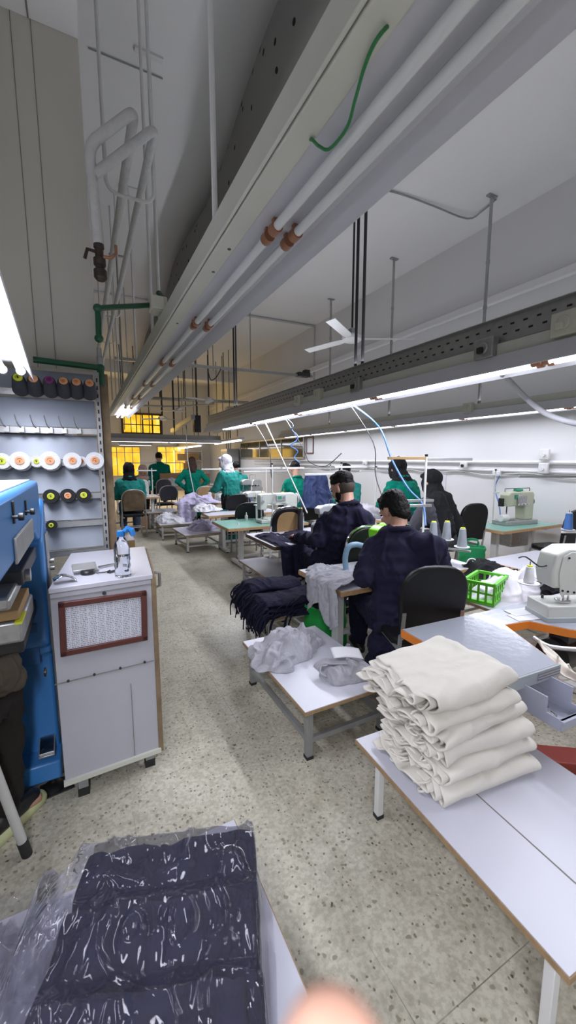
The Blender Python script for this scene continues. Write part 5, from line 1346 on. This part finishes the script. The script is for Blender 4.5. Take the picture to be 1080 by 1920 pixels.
        if ln: cs += [(ch+By @ V(sx*.05*s, -.07*s, 0), ch.lerp(hip, ln)+By @ V(sx*.08*s, -.14*s, 0), .09*s, .07*s) for sx in (-1, 1)]
        blob('headscarf', cs, bl, M[m], body, .011, 4, wrinkle(.012, 9, 8, (1, 1, .5)))
    for sx in (-1, 1):
        MB().sphere(H_(sx*.032, .083, .004), (.011*s, .007*s, .006*s), 10, 6, Mh).build('eye', M['black'], body)
    MB().sphere(H_(0, .083, -.058), (.022*s, .008*s, .006*s), 10, 6, Mh).build('mouth', M['pink'], body)
    return body
# the nearer man in navy, bent over his machine
J = dict(hip=V(1.80, 1.93, .47), chest=Wp(745, 1008, 2.66), head=Wp(737, 957, 2.78), shL=Wp(702, 1026, 2.68), shR=Wp(812, 1022, 2.52),
         elL=Wp(682, 1082, 2.58), haL=Zp(748, 1086, .655), elR=Wp(832, 1085, 2.70), haR=V(2.10, 2.28, .66), knL=V(1.82, 2.38, .50), knR=V(2.08, 2.30, .50), anL=V(1.84, 2.36, .08), anR=V(2.12, 2.30, .08))
person('young man in a navy jacket with short black hair bowed over the lime machine', J, 1.06, R(4), R(-32), 'navy', 'navyk', 'short', voxel=.007, wr=.020, body_yaw=R(-18), coat=.6)
# the bearded man
J = dict(hip=V(2.08, 3.18, .50), chest=Wp(652, 957, 3.62), head=Wp(641, 915, 3.72), shL=Wp(612, 976, 3.72), shR=Wp(684, 972, 3.55),
         elL=Wp(598, 1012, 3.60), haL=V(1.98, 3.66, .68), elR=Wp(692, 1022, 3.75), haR=V(2.32, 3.68, .68), knL=V(2.0, 3.62, .50), knR=V(2.25, 3.62, .50), anL=V(2.0, 3.58, .08), anR=V(2.25, 3.58, .08))
person('bearded man in a navy jacket with faded short hair sewing navy fabric', J, 1.16, R(22), R(-22), 'navy', 'navyk', 'fade', voxel=.008, wr=.022, body_yaw=R(2), coat=.5)
# women by the wall
q = Wp(768, 900, 5.25)
J = pose('stand', (q.x, q.y, -.10), R(0), 1.0, .30, 'table'); 
person('woman in a green coat and black headscarf standing behind the nearer man\'s thread stand', J, 1.18, R(-10), R(-25), 'greenc', 'trousers', ('blackc', 0), voxel=.012, wr=.02)
q = Wp(838, 930, 4.5)
J = pose('sit', (q.x, q.y, 0), R(4), 1.04, .16, 'table')
person('seated woman in a long black headscarf and charcoal coat near the wall', J, 1.12, R(6), R(-20), 'graycoat', 'graycoat', ('blackc', .7), voxel=.012, wr=.016)
# aisle side
J = pose('sit', (.80, 8.28, 0), 0, 1.08, .10, 'table')
person('seated woman in a green coat and black headscarf on the camouflage-backed chair', J, 1.15, R(-4), R(-12), 'tealc', 'jeans', ('blackc', 0), voxel=.014, wr=.015)
q = Wp(266, 900, 11.0)
J = pose('stand', (q.x, q.y, -.22), R(180), .95, .35, 'table')
person('woman in a dusty pink headscarf bending forward over the far white machine', J, 1.25, R(165), R(-40), 'greenc', 'trousers', ('pink', 0), voxel=.016, wr=.015)
q = Wp(300, 890, 11.6)
J = pose('sit', (q.x, q.y, .12), R(-5), 1.2, .08, 'table')
person('person in a green coat with dark tied hair seen from behind at the far table', J, 1.2, R(-4), R(-8), 'greenc', 'trousers', 'bun', voxel=.016, wr=.015)
q = Wp(361, 900, 8.9)
J = pose('stand', (q.x, q.y, 0), R(-6), .965, .02, 'hips')
person('woman in a green coat with long brown hair standing with hands on hips', J, 1.0, R(-6), R(-10), 'greenc', 'trousers', 'long', voxel=.012, wr=.016, coat=.9)
q = Wp(432, 900, 7.2)
J = pose('stand', (q.x, q.y, 0), R(28), .975, .14, 'table')
person('woman in a white headscarf and green coat standing in profile at a sewing table', J, 1.1, R(62), R(-18), 'tealc', 'trousers', ('whijab', 0), 'skin2', voxel=.012, wr=.016, body_yaw=R(30), coat=.9)
q = Wp(447, 900, 8.2)
J = pose('stand', (q.x, q.y, -.1), R(10), .97, .1, 'down')
person('person in teal green half hidden behind the woman in the white headscarf', J, 1.0, R(10), R(-12), 'tealc', 'trousers', 'bun', voxel=.016, wr=.014)
q = Wp(562, 930, 6.95)
J = pose('sit', (q.x, q.y, .05), R(0), 1.08, .12, 'table')
person('person in green with dark hair sitting left of the draped blue jacket', J, 1.05, R(0), R(-22), 'greenc', 'trousers', 'bun', voxel=.014, wr=.015)
q = Wp(657, 930, 6.3)
J = pose('sit', (q.x, q.y, .05), R(0), 1.05, .10, 'table')
person('person in green with dark hair in a bun beyond the bearded man\'s head', J, 1.05, R(4), R(-22), 'tealc', 'trousers', 'bun', voxel=.014, wr=.015)
# operator at the blue machine, cut by the frame
J = dict(hip=V(-.60, 1.46, .60), chest=V(-.76, 1.40, 1.05), head=V(-.76, 1.45, 1.28), shL=V(-.80, 1.62, 1.0), shR=V(-.62, 1.30, 1.0), elL=V(-.66, 1.76, .80), haL=V(-.52, 1.90, .86),
         elR=V(-.50, 1.36, .72), haR=Yp(-3, 1338, 1.60)+V(-.10, -.03, .03), knL=V(-.42, 1.93, .62), knR=V(-.335, 1.77, .60), anL=V(-.40, 1.92, .10), anR=V(-.36, 1.77, .09))
op = person('person in dark trousers and olive-brown jacket seated at the blue machine', J, 1.0, R(-45), R(-15), 'olive', 'trousers', 'short', voxel=.008, wr=.016, body_yaw=R(-45), shoes=False)
base = op.location
sf = blob('jacket_skirt', [(V(-.58, 1.48, .72)-base, V(-.32, 1.66, .755)-base, .12, .085), (V(-.33, 1.66, .75)-base, V(-.275, 1.67, .70)-base, .085, .055)], [], M['olive'], op, .010, 4, wrinkle(.022, 9, 2))
for an, nm in ((J['anR'], 'shoe'), (J['anL'], 'shoe')):
    d = V(.52, .62, 0).normalized(); a = an-base
    s1 = blob('shoe', [(a+V(0,0,.0)-d*.05, a+d*.12+V(0,0,-.03), .046, .034)], [], M['black'], op, .008, 3)
    blob('sole', [(a-d*.075+V(0,0,-.065), a+d*.15+V(0,0,-.068), .036, .036)], [], M['wirey'], s1, .008, 2).scale = (1, 1, 1)
# fingertip of the photographer at the bottom edge of the lens
def hand_of_viewer():
    tip = Wp(628, 2010, .040); kn = Wp(650, 2440, .045); k2 = Wp(690, 2700, .060); pal = Wp(760, 3000, .085)
    base = pal; L = lambda p: p-base
    caps = [(L(tip), L(kn), .0070, .0082), (L(kn), L(k2), .0085, .010), (L(k2), L(pal), .0105, .02)]
    d = (pal-k2).normalized(); side = RT
    pc = pal + d*.03
    balls = [(L(pc), (.042, .03, .045)), (L(pc+d*.05), (.036, .028, .045))]
    for f in range(1, 4):
        o = pal + side*(.021*f) + d*.004
        p1 = o + Vector((0, 0, .0)) - d*.030 - FW*.012; p2 = p1 + FW*.020 + d*.012
        caps += [(L(o), L(p1), .0105, .0095), (L(p1), L(p2), .0095, .0082)]
    tb = pal - side*.03 + d*.02
    caps += [(L(tb), L(tb-side*.028-d*.025), .013, .011), (L(tb-side*.028-d*.025), L(tb-side*.03-d*.05), .011, .009)]
    caps += [(L(pc+d*.05), L(pc+d*.20), .032, .036)]
    o = blob('hand', caps, balls, M['skin'], None, .003, 4)
    o.location = base; tag(o, 'blurred fingertip of the photographer\'s hand at the bottom edge of the photo', 'hand')
    fn = MB().sphere(L(tip+UP*.0-FW*.006), (.004, .0025, .004), 12, 8).build('fingernail', M['pink'], o)
hand_of_viewer()
# ------------------------------------------------------------------ pipes, fan, conduits, hoses and small things
YPIPE = 2.72; ZPIPE = 3.42
pp_ = thing('wrapped_pipe', 'white wrapped pipes with an elbow loop and a brass valve hanging by the bulkhead', 'pipe', (0, 0, 0))
e1 = Zp(252, 207, ZPIPE); e2 = Zp(291, 240, ZPIPE)
f1 = Vector((e1.x-.01, 11, ZPIPE)); f2 = Vector((e2.x-.02, 11, ZPIPE))
d1 = Yp(166, 272, e1.y-.02); d2 = Yp(176, 328, e1.y-.02)
v1 = Yp(185, 458, e1.y)
MB().tube(fillet([f1, e1, d1, v1], .07), .028, 14).build('pipe', M['insul'], pp_)
MB().tube(fillet([f2, e2, d2], .07), .026, 14).build('branch_pipe', M['insul'], pp_)
vb = MB().lathe([(.026, 0), (.028, -.03), (.022, -.035), (.022, -.08), (.032, -.085), (.032, -.12), (.024, -.125), (.024, -.14), (.034, -.145), (.034, -.185), (.022, -.20)][::-1], v1+Vector((0, 0, .01)), n=12).build('valve', M['brass'], pp_)
MB().tube([v1+Vector((.02, -.02, -.07)), v1+Vector((.06, -.03, -.07)), v1+Vector((.085, -.03, -.04)), v1+Vector((.085, -.03, .0))], .009, 8).build('valve_handle', M['clip'], vb)
MB().tube([v1+Vector((-.02, -.02, -.05)), v1+Vector((-.06, -.03, -.05)), v1+Vector((-.075, -.03, -.1))], .009, 8).build('valve_handle', M['brass'], vb)
# trapeze hanger loops carrying the pipes
def trapeze(y, pl, pr, zt, label, r=.012):
    t = thing('pipe_hanger', label, 'hanger', (0, 0, 0))
    a, b = Yp(*pl, y), Yp(*pr, y)
    zz = zt
    MB().tube(fillet([Vector((a.x, y, HC)), Vector((a.x, y, b.z-.03)), Vector((b.x, y, b.z-.03)), Vector((b.x, y, HC))], .09), r, 8).build('rod_loop', M['white'], t)
    return t
trapeze(3.15, (199, 350), (289, 375), 3.2, 'white rod loop hanging from the ceiling under the wrapped pipe elbows')
trapeze(6.3, (188, 590), (226, 592), 3.2, 'second white rod loop further along the wrapped pipes', .010)
trapeze(8.6, (190, 640), (216, 642), 3.2, 'third thin rod loop far along the wrapped pipes', .008)
def ceiling_rod(px, py, y, zb, label, r=.014, plate=True, m='white'):
    q = Yp(px, py, y)
    t = thing('ceiling_rod', label, 'rod', (q.x, q.y, 0))
    MB().cone((0, 0, zb), (0, 0, HC), r, n=8).build('rod', M[m], t)
    if plate: MB().box((0, 0, HC-.01), (.24, .05, .02)).build('ceiling_plate', M[m], t)
    return t
q = Zp(279, 100, HC); ceiling_rod(279, 100, q.y, 1.2+1.2, 'tall pale rod on a ceiling plate passing behind the wrapped pipe elbows', .016)
q = Zp(240, 350, HC); ceiling_rod(240, 350, q.y, 2.5, 'pale rod on a ceiling plate seen between the wrapped pipes', .014)
q = Zp(218, 478, HC); ceiling_rod(218, 478, q.y, 2.4, 'dark ended rod on a ceiling plate far behind the valve', .014, m='steel')
for px, py, y, zb, lab in ((199, 540, 8.4, 2.6, 'thin rod behind the green pipe elbow'), (210, 600, 11.0, 2.5, 'thin rod over the far end of the thread rack'), (225, 640, 12.0, 2.3, 'thin rod hanging near the lit end of the overhead trunk'), (236, 620, 9.5, 2.6, 'thin pale rod under the fabric duct')):
    ceiling_rod(px, py, y, zb, lab, .012, False, 'lsteel')
# ceiling conduits
def run(name, label, cat, pts, r, m, smooth=0, n=8):
    return tag(MB().tube(pts, r, n, smooth=smooth).build(name, M[m]), label, cat)
run('conduit', 'pale conduit crossing the ceiling from the bulkhead to the fabric duct', 'conduit', [Zp(172, 545, HC-.02), Zp(325, 572, HC-.02)], .028, 'wall')
run('conduit', 'thin conduit line on the ceiling above the wrapped pipe elbows', 'conduit', [Zp(165, 90, HC-.01), Zp(305, 148, HC-.01)], .006, 'steel')
run('ceiling_cable', 'sagging grey cable along the ceiling to a wall-side conduit drop', 'cable', [Zp(680, 348, HC-.02), Zp(745, 362, HC-.02), Zp(810, 385, HC-.04), Zp(876, 410, HC-.06), Zp(905, 395, HC-.03), Zp(930, 374, HC-.02)], .012, 'steel', 4)
a, b = Zp(425, 585, HC-.03), Zp(590, 612, HC-.03)
run('conduit', 'pale square conduit crossing the ceiling and dropping beside the fan blade', 'conduit', [a, b, Vector((b.x, b.y, Wp(590, 692, 9.6).z))], .03, 'lsteel')
ca_ = Yp(385, 690, b.y-.3); cb_ = Yp(585, 706, b.y-.3)
st_ = thing('strut_channel', 'grey steel strut channel running level below the ceiling behind the black rods', 'strut', (0,0,0))
MB().bar(Yp(215, 672, b.y-.3), cb_, .06, .06).build('strut', M['galv'], st_)
for px in (400, 470): 
    k = Yp(px, 695, b.y-.3); MB().cone(k, Vector((k.x, k.y, HC)), .012, n=6).build('rod', M['steel'], st_)
MB().tube([Yp(390, 695, b.y-.4), Yp(395, 712, b.y-.4), Yp(405, 708, b.y-.4), Yp(414, 692, b.y-.4)], .012, 6, smooth=4).build('cable_loop', M['darksteel'], st_)
pj = tag(MB().box((0,0,0), (.35, .2, .1)).box((.1, 0, .09), (.15, .16, .08)).build('projector_bracket', M['darksteel'], bevel=.01), 'dark bracket box at the end of the strut channel below the ceiling fan', 'bracket'); pj.location = Yp(568, 703, b.y-.3)
# far duct work and lamps around the dark rods
fd = thing('pipe_run', 'rusty-ended pipe run crossing high behind the black rods at the far bay', 'pipe', (0,0,0))
MB().tube([Yp(268, 746, 13.5), Yp(380, 751, 13.5), Yp(466, 755, 13.5)], .05, 8).build('pipe', M['galv'], fd)
MB().tube([Yp(258, 760, 13.5), Yp(330, 762, 13.5), Yp(402, 757, 13.5)], .03, 8, smooth=4).build('lower_pipe', M['lsteel'], fd)
for px in (300, 345, 420): 
    k = Yp(px, 750, 13.5); MB().cone(k, Vector((k.x, k.y, HC)), .015, n=6).build('rod', M['darksteel'], fd)
MB().box(Yp(437, 770, 13.2), (.5, .3, .25)).build('valve_box', M['lsteel'], fd, bevel=.02)
MB().tube([Yp(430, 770, 13.2), Yp(430, 800, 13.2)], .04, 8).build('down_pipe', M['lsteel'], fd)
for i, (px, py, y, lab) in enumerate(((336, 773, 12.5, 'small round ceiling fan body hanging in front of the amber window bay'), (392, 754, 11, 'small ceiling fan near the dark speaker box'), (305, 788, 12.8, 'lowest small fan hanging beside the amber upper window'))):
    k = Yp(px, py, y); f = thing('ceiling_fan', lab, 'ceiling fan', k)
    MB().lathe([(.06, 0), (.13, .02), (.13, .09), (.05, .13)], n=16).build('motor', M['white'], f)
    MB().cone((0, 0, .1), (0, 0, HC-k.z), .014, n=6).build('rod', M['darksteel'], f)
    for a in range(3):
        m = Matrix.Rotation(a*2.094+.4+i, 3, 'Z')
        MB().box(m @ Vector((.42, 0, .05)), (.6, .12, .012), M=m @ Matrix.Rotation(.15, 3, 'X')).build('blade', M['white'], f)
k = Yp(369, 795, 12.2)
sb = tag(MB().box((0,0,0), (.2, .2, .5)).box((0, -.102, .08), (.15, .01, .15)).box((0, -.102, -.12), (.12, .01, .12)).build('loudspeaker', M['black'], bevel=.01), 'black loudspeaker box hung high at the end of the far trunks', 'loudspeaker'); sb.location = k
MB().cone((0, 0, .25), (0, 0, HC-k.z), .015, n=6).build('hanging_rod', M['darksteel'], sb)
k0, k1 = Yp(330, 808, 12.6), Yp(362, 778, 9.5)
ct = tag(MB().bar(Zp(322, 808, 2.55), Zp(362, 782, 2.55), .1, .12).build('cable_tray', M['steel']), 'grey cable tray slanting away above the crossing trunk towards the loudspeaker', 'cable tray')
# the ceiling fan
FC = Wp(660, 636, 5.4)
fan = thing('ceiling_fan', 'white three-bladed ceiling fan on a black rod between the light trunks', 'ceiling fan', FC)
MB().lathe([(.03, -.04), (.10, -.035), (.135, -.01), (.135, .03), (.10, .05), (.09, .06)], n=24).build('motor', M['white'], fan)
MB().lathe([(.05, .06), (.055, .12), (.035, .14)], n=16).build('hub_cover', M['steel'], fan)
MB().cone((0, 0, .12), (0, 0, HC-FC.z), .014, n=8).build('rod', M['black'], fan)
ends = [Zp(586, 663, FC.z-.06)-FC, Zp(766, 645, FC.z-.06)-FC, Zp(634, 612, FC.z+.0)-FC]
for e_ in ends:
    L_ = .84
    ang = math.atan2(e_.y, e_.x); m = Matrix.Rotation(ang, 3, 'Z')
    MB().prism([(.10, -.035), (.24, -.06), (L_, -.07), (L_, .05), (.24, .055), (.10, .03)], .0, .008, lambda x, y, z: tuple(m @ Matrix.Rotation(.2, 3, 'X') @ Vector((x, y, z)))).build('blade', M['white'], fan)
# green pipes
ja = Zp(330, 592, AZ+.16)
ya_ = JB.y
gA = JB + Vector((-.05, 0, 0)); 
yg = 2.62
g1 = Yp(183, 578, yg+.06); g2 = Yp(188, 690, yg+.06); g3 = Yp(62, 674, yg+.02)
gp = thing('green_pipe', 'dark green plastic pipe with elbows running from the bulkhead to the overhead trunk', 'pipe', (0,0,0))
MB().tube([gA, g1], .0165, 12).build('pipe', M['gpipe'], gp)
MB().tube([g1, g1.lerp(g2, .55)], .0165, 12).build('pipe', M['gpipe'], gp)
MB().tube([g2, g3], .017, 12).build('pipe', M['gpipe'], gp)
for p in (g1, g2, g1.lerp(g2, .5)): MB().sphere(p, .025, 14, 10).build('elbow', M['gpipe'], gp)
MB().lathe([(.014, 0), (.017, .01), (.017, .05), (.013, .055), (.013, .10)], g1.lerp(g2, .96), n=12).build('valve_union', M['steel'], gp)
MB().cone(g2, g2+Vector((0, .0, -.10)), .02, n=12).build('pipe_end', M['gpipe'], gp)
MB().tube([JB+Vector((.05, .02, .04)), JB+Vector((.04, .10, .10)), JB+Vector((.03, .14, .14))], .02, 10).build('pipe_stub', M['gpipe'], gp)
# wall conduits, sockets and cables on the long wall
WZ = Xp(1000, 867, WX).z
run('wall_conduit', 'upper white cable conduit running along the long wall', 'conduit', [Vector((WX-.03, 1.5, WZ)), Vector((WX-.03, 14, WZ))], .03, 'white')
run('wall_conduit', 'lower white cable conduit with sagging cables along the long wall', 'conduit', [Vector((WX-.02, 1.5, WZ-.13)), Vector((WX-.02, 14, WZ-.13))], .022, 'white')
pts = []
yy = 2.4
while yy < 12: pts += [Vector((WX-.03, yy, WZ-.16)), Vector((WX-.03, yy+.6, WZ-.21))]; yy += 1.2
run('wall_cable', 'grey cable sagging below the conduits on the long wall', 'cable', pts, .012, 'lsteel', 5)
for px, py, lab in ((1028, 852, 'white switch box on the wall above the conduits at the frame side'), (1026, 878, 'white socket with plug on the wall conduit below the switch box'), (876, 872, 'white socket with dark plug on the wall conduit behind the black headscarf'), (938, 888, 'white plug socket feeding the blue cable on the long wall'), (690, 868, 'white socket with a hanging cable beyond the bearded man')):
    q = Xp(px, py, WX)
    o = tag(MB().box((0,0,0), (.05, .13, .15 if 'switch' in lab else .09)).build('wall_socket', M['white'], bevel=.012), lab, 'socket'); o.location = (WX-.085, q.y, q.z)
    MB().cone((-.025, 0, -.01), (-.05, 0, -.01), .025, n=12).build('plug', M['black'] if 'dark' in lab else M['white'], o)
q = Xp(938, 890, WX-.12); q2 = Vector((5.0, 3.42, T+.1))
run('cable', 'blue cable hanging from a wall socket to the buttonhole machine', 'cable', [q, q+Vector((-.03, .05, -.2)), q2+Vector((.25, .2, .12)), q2], .009, 'bluehose', 6)
q = Xp(582, 835, WX)
o = thing('framed_notice', 'small notice in a dark red frame on the long wall beside the partition windows', 'picture frame', (WX-.015, q.y, q.z))
for (y, z, a, b2) in ((0, .22, .38, .03), (0, -.22, .38, .03), (.18, 0, .03, .44), (-.18, 0, .03, .44)): MB().box((0, y, z), (.02, a, b2)).build('frame_bar', M['frame'], o)
MB().box((.004, 0, 0), (.006, .34, .42)).build('sheet', M['paper'], o)
q = Xp(812, 905, WX)
o = tag(MB().box((0,0,0), (.008, .6, .42)).build('wall_notice', M['paper']), 'white paper notice on the wall behind the black headscarf', 'notice'); o.location = (WX-.006, q.y, q.z-.04)
# hoses hanging from the middle trunk
def BT(px): 
    return Vector((BX, Zp(px, 800, BZ+.05).y, BZ+.02))
c0 = Zp(955, 705, BZ); 
run('corrugated_hose', 'grey corrugated conduit hose curving down from the middle light trunk', 'hose', [Vector((BX+.02, c0.y, BZ+.03)), Wp(985, 745, 3.4), Wp(1020, 773, 3.2), Wp(1062, 790, 3.0), Wp(1120, 800, 2.9)], .022, 'corr', 10, 12)
k = Zp(699, 760, BZ)
run('air_hose', 'blue air hose hanging from the middle light trunk to the tall thread stand', 'hose', [Vector((BX, k.y, BZ)), Wp(710, 800, 4.0), Wp(735, 862, 3.9), Wp(765, 915, 3.7), Wp(792, 945, 3.6), Wp(798, 985, 3.5)], .009, 'bluehose', 8)
run('power_cable', 'grey power cable hanging beside the blue air hose', 'cable', [Vector((BX, k.y+.03, BZ)), Wp(700, 830, 4.0), Wp(704, 890, 4.0), Wp(718, 935, 3.9)], .005, 'darksteel', 6)
k = Zp(537, 792, BZ)
run('hanging_pipe', 'slanting white pipe hanging from the middle trunk to the grey overlock machine', 'pipe', [Vector((BX, k.y, BZ)), Wp(576, 962, 4.6)], .009, 'lsteel', 0)
k = Zp(503, 795, BZ)
run('power_cable', 'thin cable with a black plug hanging over the large white sewing machine', 'cable', [Vector((BX, k.y, BZ)), Wp(504, 840, 6.3), Wp(508, 885, 6.2), Wp(509, 896, 6.2)], .007, 'darksteel', 4)
run('coiled_cable', 'coiled blue cable hanging from the middle trunk beside the slanting white pipe', 'cable', [Vector((BX, Zp(554, 785, BZ).y, BZ+.05)), Wp(548, 795, 5.2), Wp(547, 806, 5.2), Wp(557, 816, 5.2), Wp(556, 826, 5.2), Wp(545, 836, 5.2), Wp(558, 846, 5.2), Wp(552, 858, 5.2), Wp(562, 868, 5.1)], .008, 'bluehose', 6)
run('power_cable', 'long thin cable sagging from the middle trunk to the bearded man\'s machine', 'cable', [Vector((BX, Zp(562, 784, BZ).y, BZ)), Wp(568, 840, 5.0), Wp(580, 866, 4.9), Wp(610, 874, 4.7), Wp(640, 850, 4.5)], .005, 'darksteel', 6)
k = Zp(352, 850, 2.05)
run('hanging_cable', 'pale cable hanging from the crossing trunk past the standing woman in green', 'cable', [Wp(349, 805, 8.6), Wp(351, 850, 8.4), Wp(355, 880, 8.2), Wp(362, 915, 8.1), Wp(366, 940, 8.0)], .009, 'lsteel', 6)
# cardboard boxes, bags, crate
q = Wp(1056, 1024, 5.2)
def carton(label, loc, s, rz=0):
    t = thing('cardboard_box', label, 'box', loc, rz)
    MB().box((0,0,s[2]/2), s).build('carton', M['card'], t, bevel=.004)
    MB().box((0, -.0, s[2]+.001), (s[0]*.12, s[1], .002)).build('tape', M['tan'], t)
    return t
carton('brown cardboard box standing on a crate beside the wall chair', (5.5, 2.62, .24), (.30, .30, .36), R(10))
carton('lower brown cardboard box under the one beside the wall chair', (5.5, 2.62, 0), (.36, .34, .24), R(6))
carton('open brown carton on the far table behind the person with tied hair', (2.3, 12.05, .72), (.7, .4, .36), 0)
carton('brown carton next to the open one on the far crossing table', (3.1, 12.0, .72), (.6, .4, .34), 0)
carton('brown carton under the seated woman\'s sewing table', (1.05, 8.95, 0), (.3, .3, .3), .1)
carton('small brown carton by the person in green left of the draped jacket', (3.55, 6.35, T), (.22, .2, .2), .3)
q = Zp(238, 1010, 0)
lb = thing('storage_tray', 'low white-topped wooden tray box on the floor beyond the water bottle', 'box', (.50, 7.35, 0))
MB().box((0,0,.06), (.42, .5, .12)).build('box_body', M['tan'], lb, bevel=.004)
MB().box((0,0,.125), (.42, .5, .012)).build('lid', M['top'], lb)
def bag(label, loc, w, d, h, m, rz=0, emblem=False):
    t = thing('shopping_bag', label, 'bag', loc, rz)
    wf = wrinkle(.014, 7, 4)
    mb = MB()
    def fn(u, v):
        a = 2*math.pi*u; k = (1-.10*v)
        x = w/2*math.copysign(abs(math.cos(a))**.4, math.cos(a))*k; y = d/2*math.copysign(abs(math.sin(a))**.4, math.sin(a))*k
        p = Vector((x, y, h*v)); n = Vector((math.cos(a), math.sin(a), 0)); p += n*wf(p); return p
    mb.grid(fn, 40, 16)
    mb.build('bag_body', M[m], t, solid=.003, ang=180)
    if emblem:
        e = MB()
        def P(x, z): return Vector((x, -d/2-.016, z))
        e.tube([P(.045*math.cos(a), h*.52+.045*math.sin(a)) for a in [.5+.35*i for i in range(16)]], .008, 6)
        e.build('white_emblem', M['white'], t)
        e2 = MB(); e2.tube([P(.0, h*.52+.02), P(.014, h*.52-.01), P(-.005, h*.52-.02), P(-.012, h*.52)], .007, 6, smooth=3); e2.build('white_emblem_mark', M['white'], t)
        e3 = MB(); e3.box(P(.0, h*.27), (.14, .004, .014)); e3.build('white_lettering', M['white'], t)
    for s in (-1, 1):
        MB().tube([(-w*.2, s*d*.42, h*.98), (-w*.18, s*d*.3, h+.06), (w*.18, s*d*.3, h+.06), (w*.2, s*d*.42, h*.98)], .006, 6, smooth=4).build('handle', M[m], t)
    return t
q = Wp(885, 1036, 4.15)
bag('dark green shopping bag with a round white emblem hanging below the green-topped wall table', (q.x, q.y, .26), .26, .14, .34, 'gbag', R(-48), True)
stn = thing('bag_stool', 'small stool carrying the green shopping bag by the wall table', 'stool', (q.x, q.y, 0))
MB().box((0,0,.245), (.28, .2, .022)).build('seat', M['tan'], stn)
for sx in (-1, 1):
    for sy in (-1, 1): MB().box((sx*.11, sy*.07, .117), (.025, .025, .235)).build('leg', M['steel'], stn)
q = Zp(625, 1160, .0)
bag('bright green fabric bag on the floor under the nearer man\'s table', (1.66, 2.58, 0), .34, .24, .36, 'gbag2', R(10))
# lime crate
q = Wp(920, 1135, 2.9)
cr = thing('plastic_crate', 'lime green openwork plastic crate between the black chair and the pale cloth', 'crate', (2.52, 1.80, .503), R(20))
for (x, y, a, b2) in ((0, -.1, .30, .008), (0, .1, .30, .008), (-.15, 0, .008, .2), (.15, 0, .008, .2)):
    w_ = MB(); n = 6 if a > .1 else 4; L = max(a, b2)
    w_.box((x, y, .012), (a, b2, .024)); w_.box((x, y, .148), (a+.012, b2+.012, .02)); w_.box((x, y, .08), (a, b2, .014))
    for i in range(n+1):
        t = -L/2 + L*i/n
        w_.box((x+(t if a > .1 else 0), y+(t if a < .1 else 0), .08), (.014 if a > .1 else .008, .014 if a < .1 else .008, .15))
    w_.build('crate_side', M['crate'], cr)
MB().box((0,0,.006), (.3, .2, .012)).build('crate_floor', M['crate'], cr)
# under the grey table: dark pedals and red bar
MB_ = tag(MB().box((0,0,.03), (.5, .12, .06)).build('foot_treadle', M['red'], bevel=.006), 'dark red metal treadle on the floor under the grey table', 'treadle'); MB_.location = (1.95, 1.0, 0); MB_.rotation_euler.z = -.6
o = thing('motor_unit', 'black sewing motor hung under the cut-out of the grey table', 'motor', (2.35, 1.15, 0))
MB().cone((-.15, 0, .44), (.15, 0, .44), .09, n=20).build('motor_body', M['black'], o)
MB().box((0, .0, .53), (.2, .1, .09)).build('mount', M['darksteel'], o)
q = Zp(1030, 1210, T)
run('machine_hose', 'grey curved hose in the orange cut-out of the grey table', 'hose', [Zp(1000, 1195, .56), Zp(1030, 1212, .54), Zp(1085, 1218, .55)], .012, 'galv', 5)
# electric cabinet at the far end of the long wall
o = thing('electric_cabinet', 'tall grey electric cabinet at the far end of the long wall', 'cabinet', (WX-.35, 15.9, 0))
MB().box((0,0,.95), (.5, .8, 1.9)).build('housing', M['galv'], o, bevel=.01)
MB().box((-.255, 0, 1.0), (.012, .7, 1.6)).build('door', M['lsteel'], o, bevel=.004)
for k in range(3): MB().tube([(-.05, -.25+.25*k, 1.9), (-.05, -.25+.25*k, 2.9)], .03, 8).build('riser_pipe', M['steel'], o)
ds = thing('shelf_unit', 'white shelf unit with dark boxes against the far wall', 'shelf', (4.6, YF-.3, 0))
for z in (.5, .95, 1.4, 1.85): MB().box((0, 0, z), (1.3, .4, .03)).build('shelf_board', M['white'], ds)
for s in (-1, 1): MB().box((s*.65, 0, .95), (.03, .4, 1.9)).build('side_panel', M['white'], ds)
for x, z, w_ in ((-.3, 1.415, .4), (.25, 1.415, .45), (.0, .965, .5)):
    o = tag(MB().box((0,0,.17), (w_, .3, .32)).build('storage_box', M['tan'], bevel=.005), {(-.3): 'brown box at the top of the far white shelf unit, window side', .25: 'brown box at the top of the far white shelf unit, wall side', .0: 'brown box on the middle board of the far white shelf unit'}[x], 'box'); o.location = (4.6+x, YF-.3, z)
# ------------------------------------------------------------------ world, camera, colour
w = bpy.data.worlds.new('World'); bpy.context.scene.world = w; w.use_nodes = True
w.node_tree.nodes['Background'].inputs[0].default_value = (.5, .52, .6, 1)
w.node_tree.nodes['Background'].inputs[1].default_value = .05
cd = bpy.data.cameras.new('camera'); cam = bpy.data.objects.new('camera', cd); C.objects.link(cam)
cd.sensor_fit = 'VERTICAL'; cd.sensor_height = 36; cd.lens = FPX/1920*36; cd.clip_start = .005; cd.clip_end = 100
cam.location = (0, 0, H)
cam.rotation_euler = Matrix((RT, UP, -FW)).transposed().to_euler()
sc = bpy.context.scene; sc.camera = cam
sc.view_settings.view_transform = 'Standard'; sc.view_settings.look = 'None'; sc.view_settings.gamma = 1
sc.view_settings.exposure = -0.22
cd.dof.use_dof = True; cd.dof.focus_distance = 3.2; cd.dof.aperture_fstop = cd.lens/1000/.0024
sc.cycles.max_bounces = 8; sc.cycles.diffuse_bounces = 4; sc.cycles.glossy_bounces = 3; sc.cycles.transparent_max_bounces = 12; sc.cycles.transmission_bounces = 6
sc.cycles.sample_clamp_indirect = 4
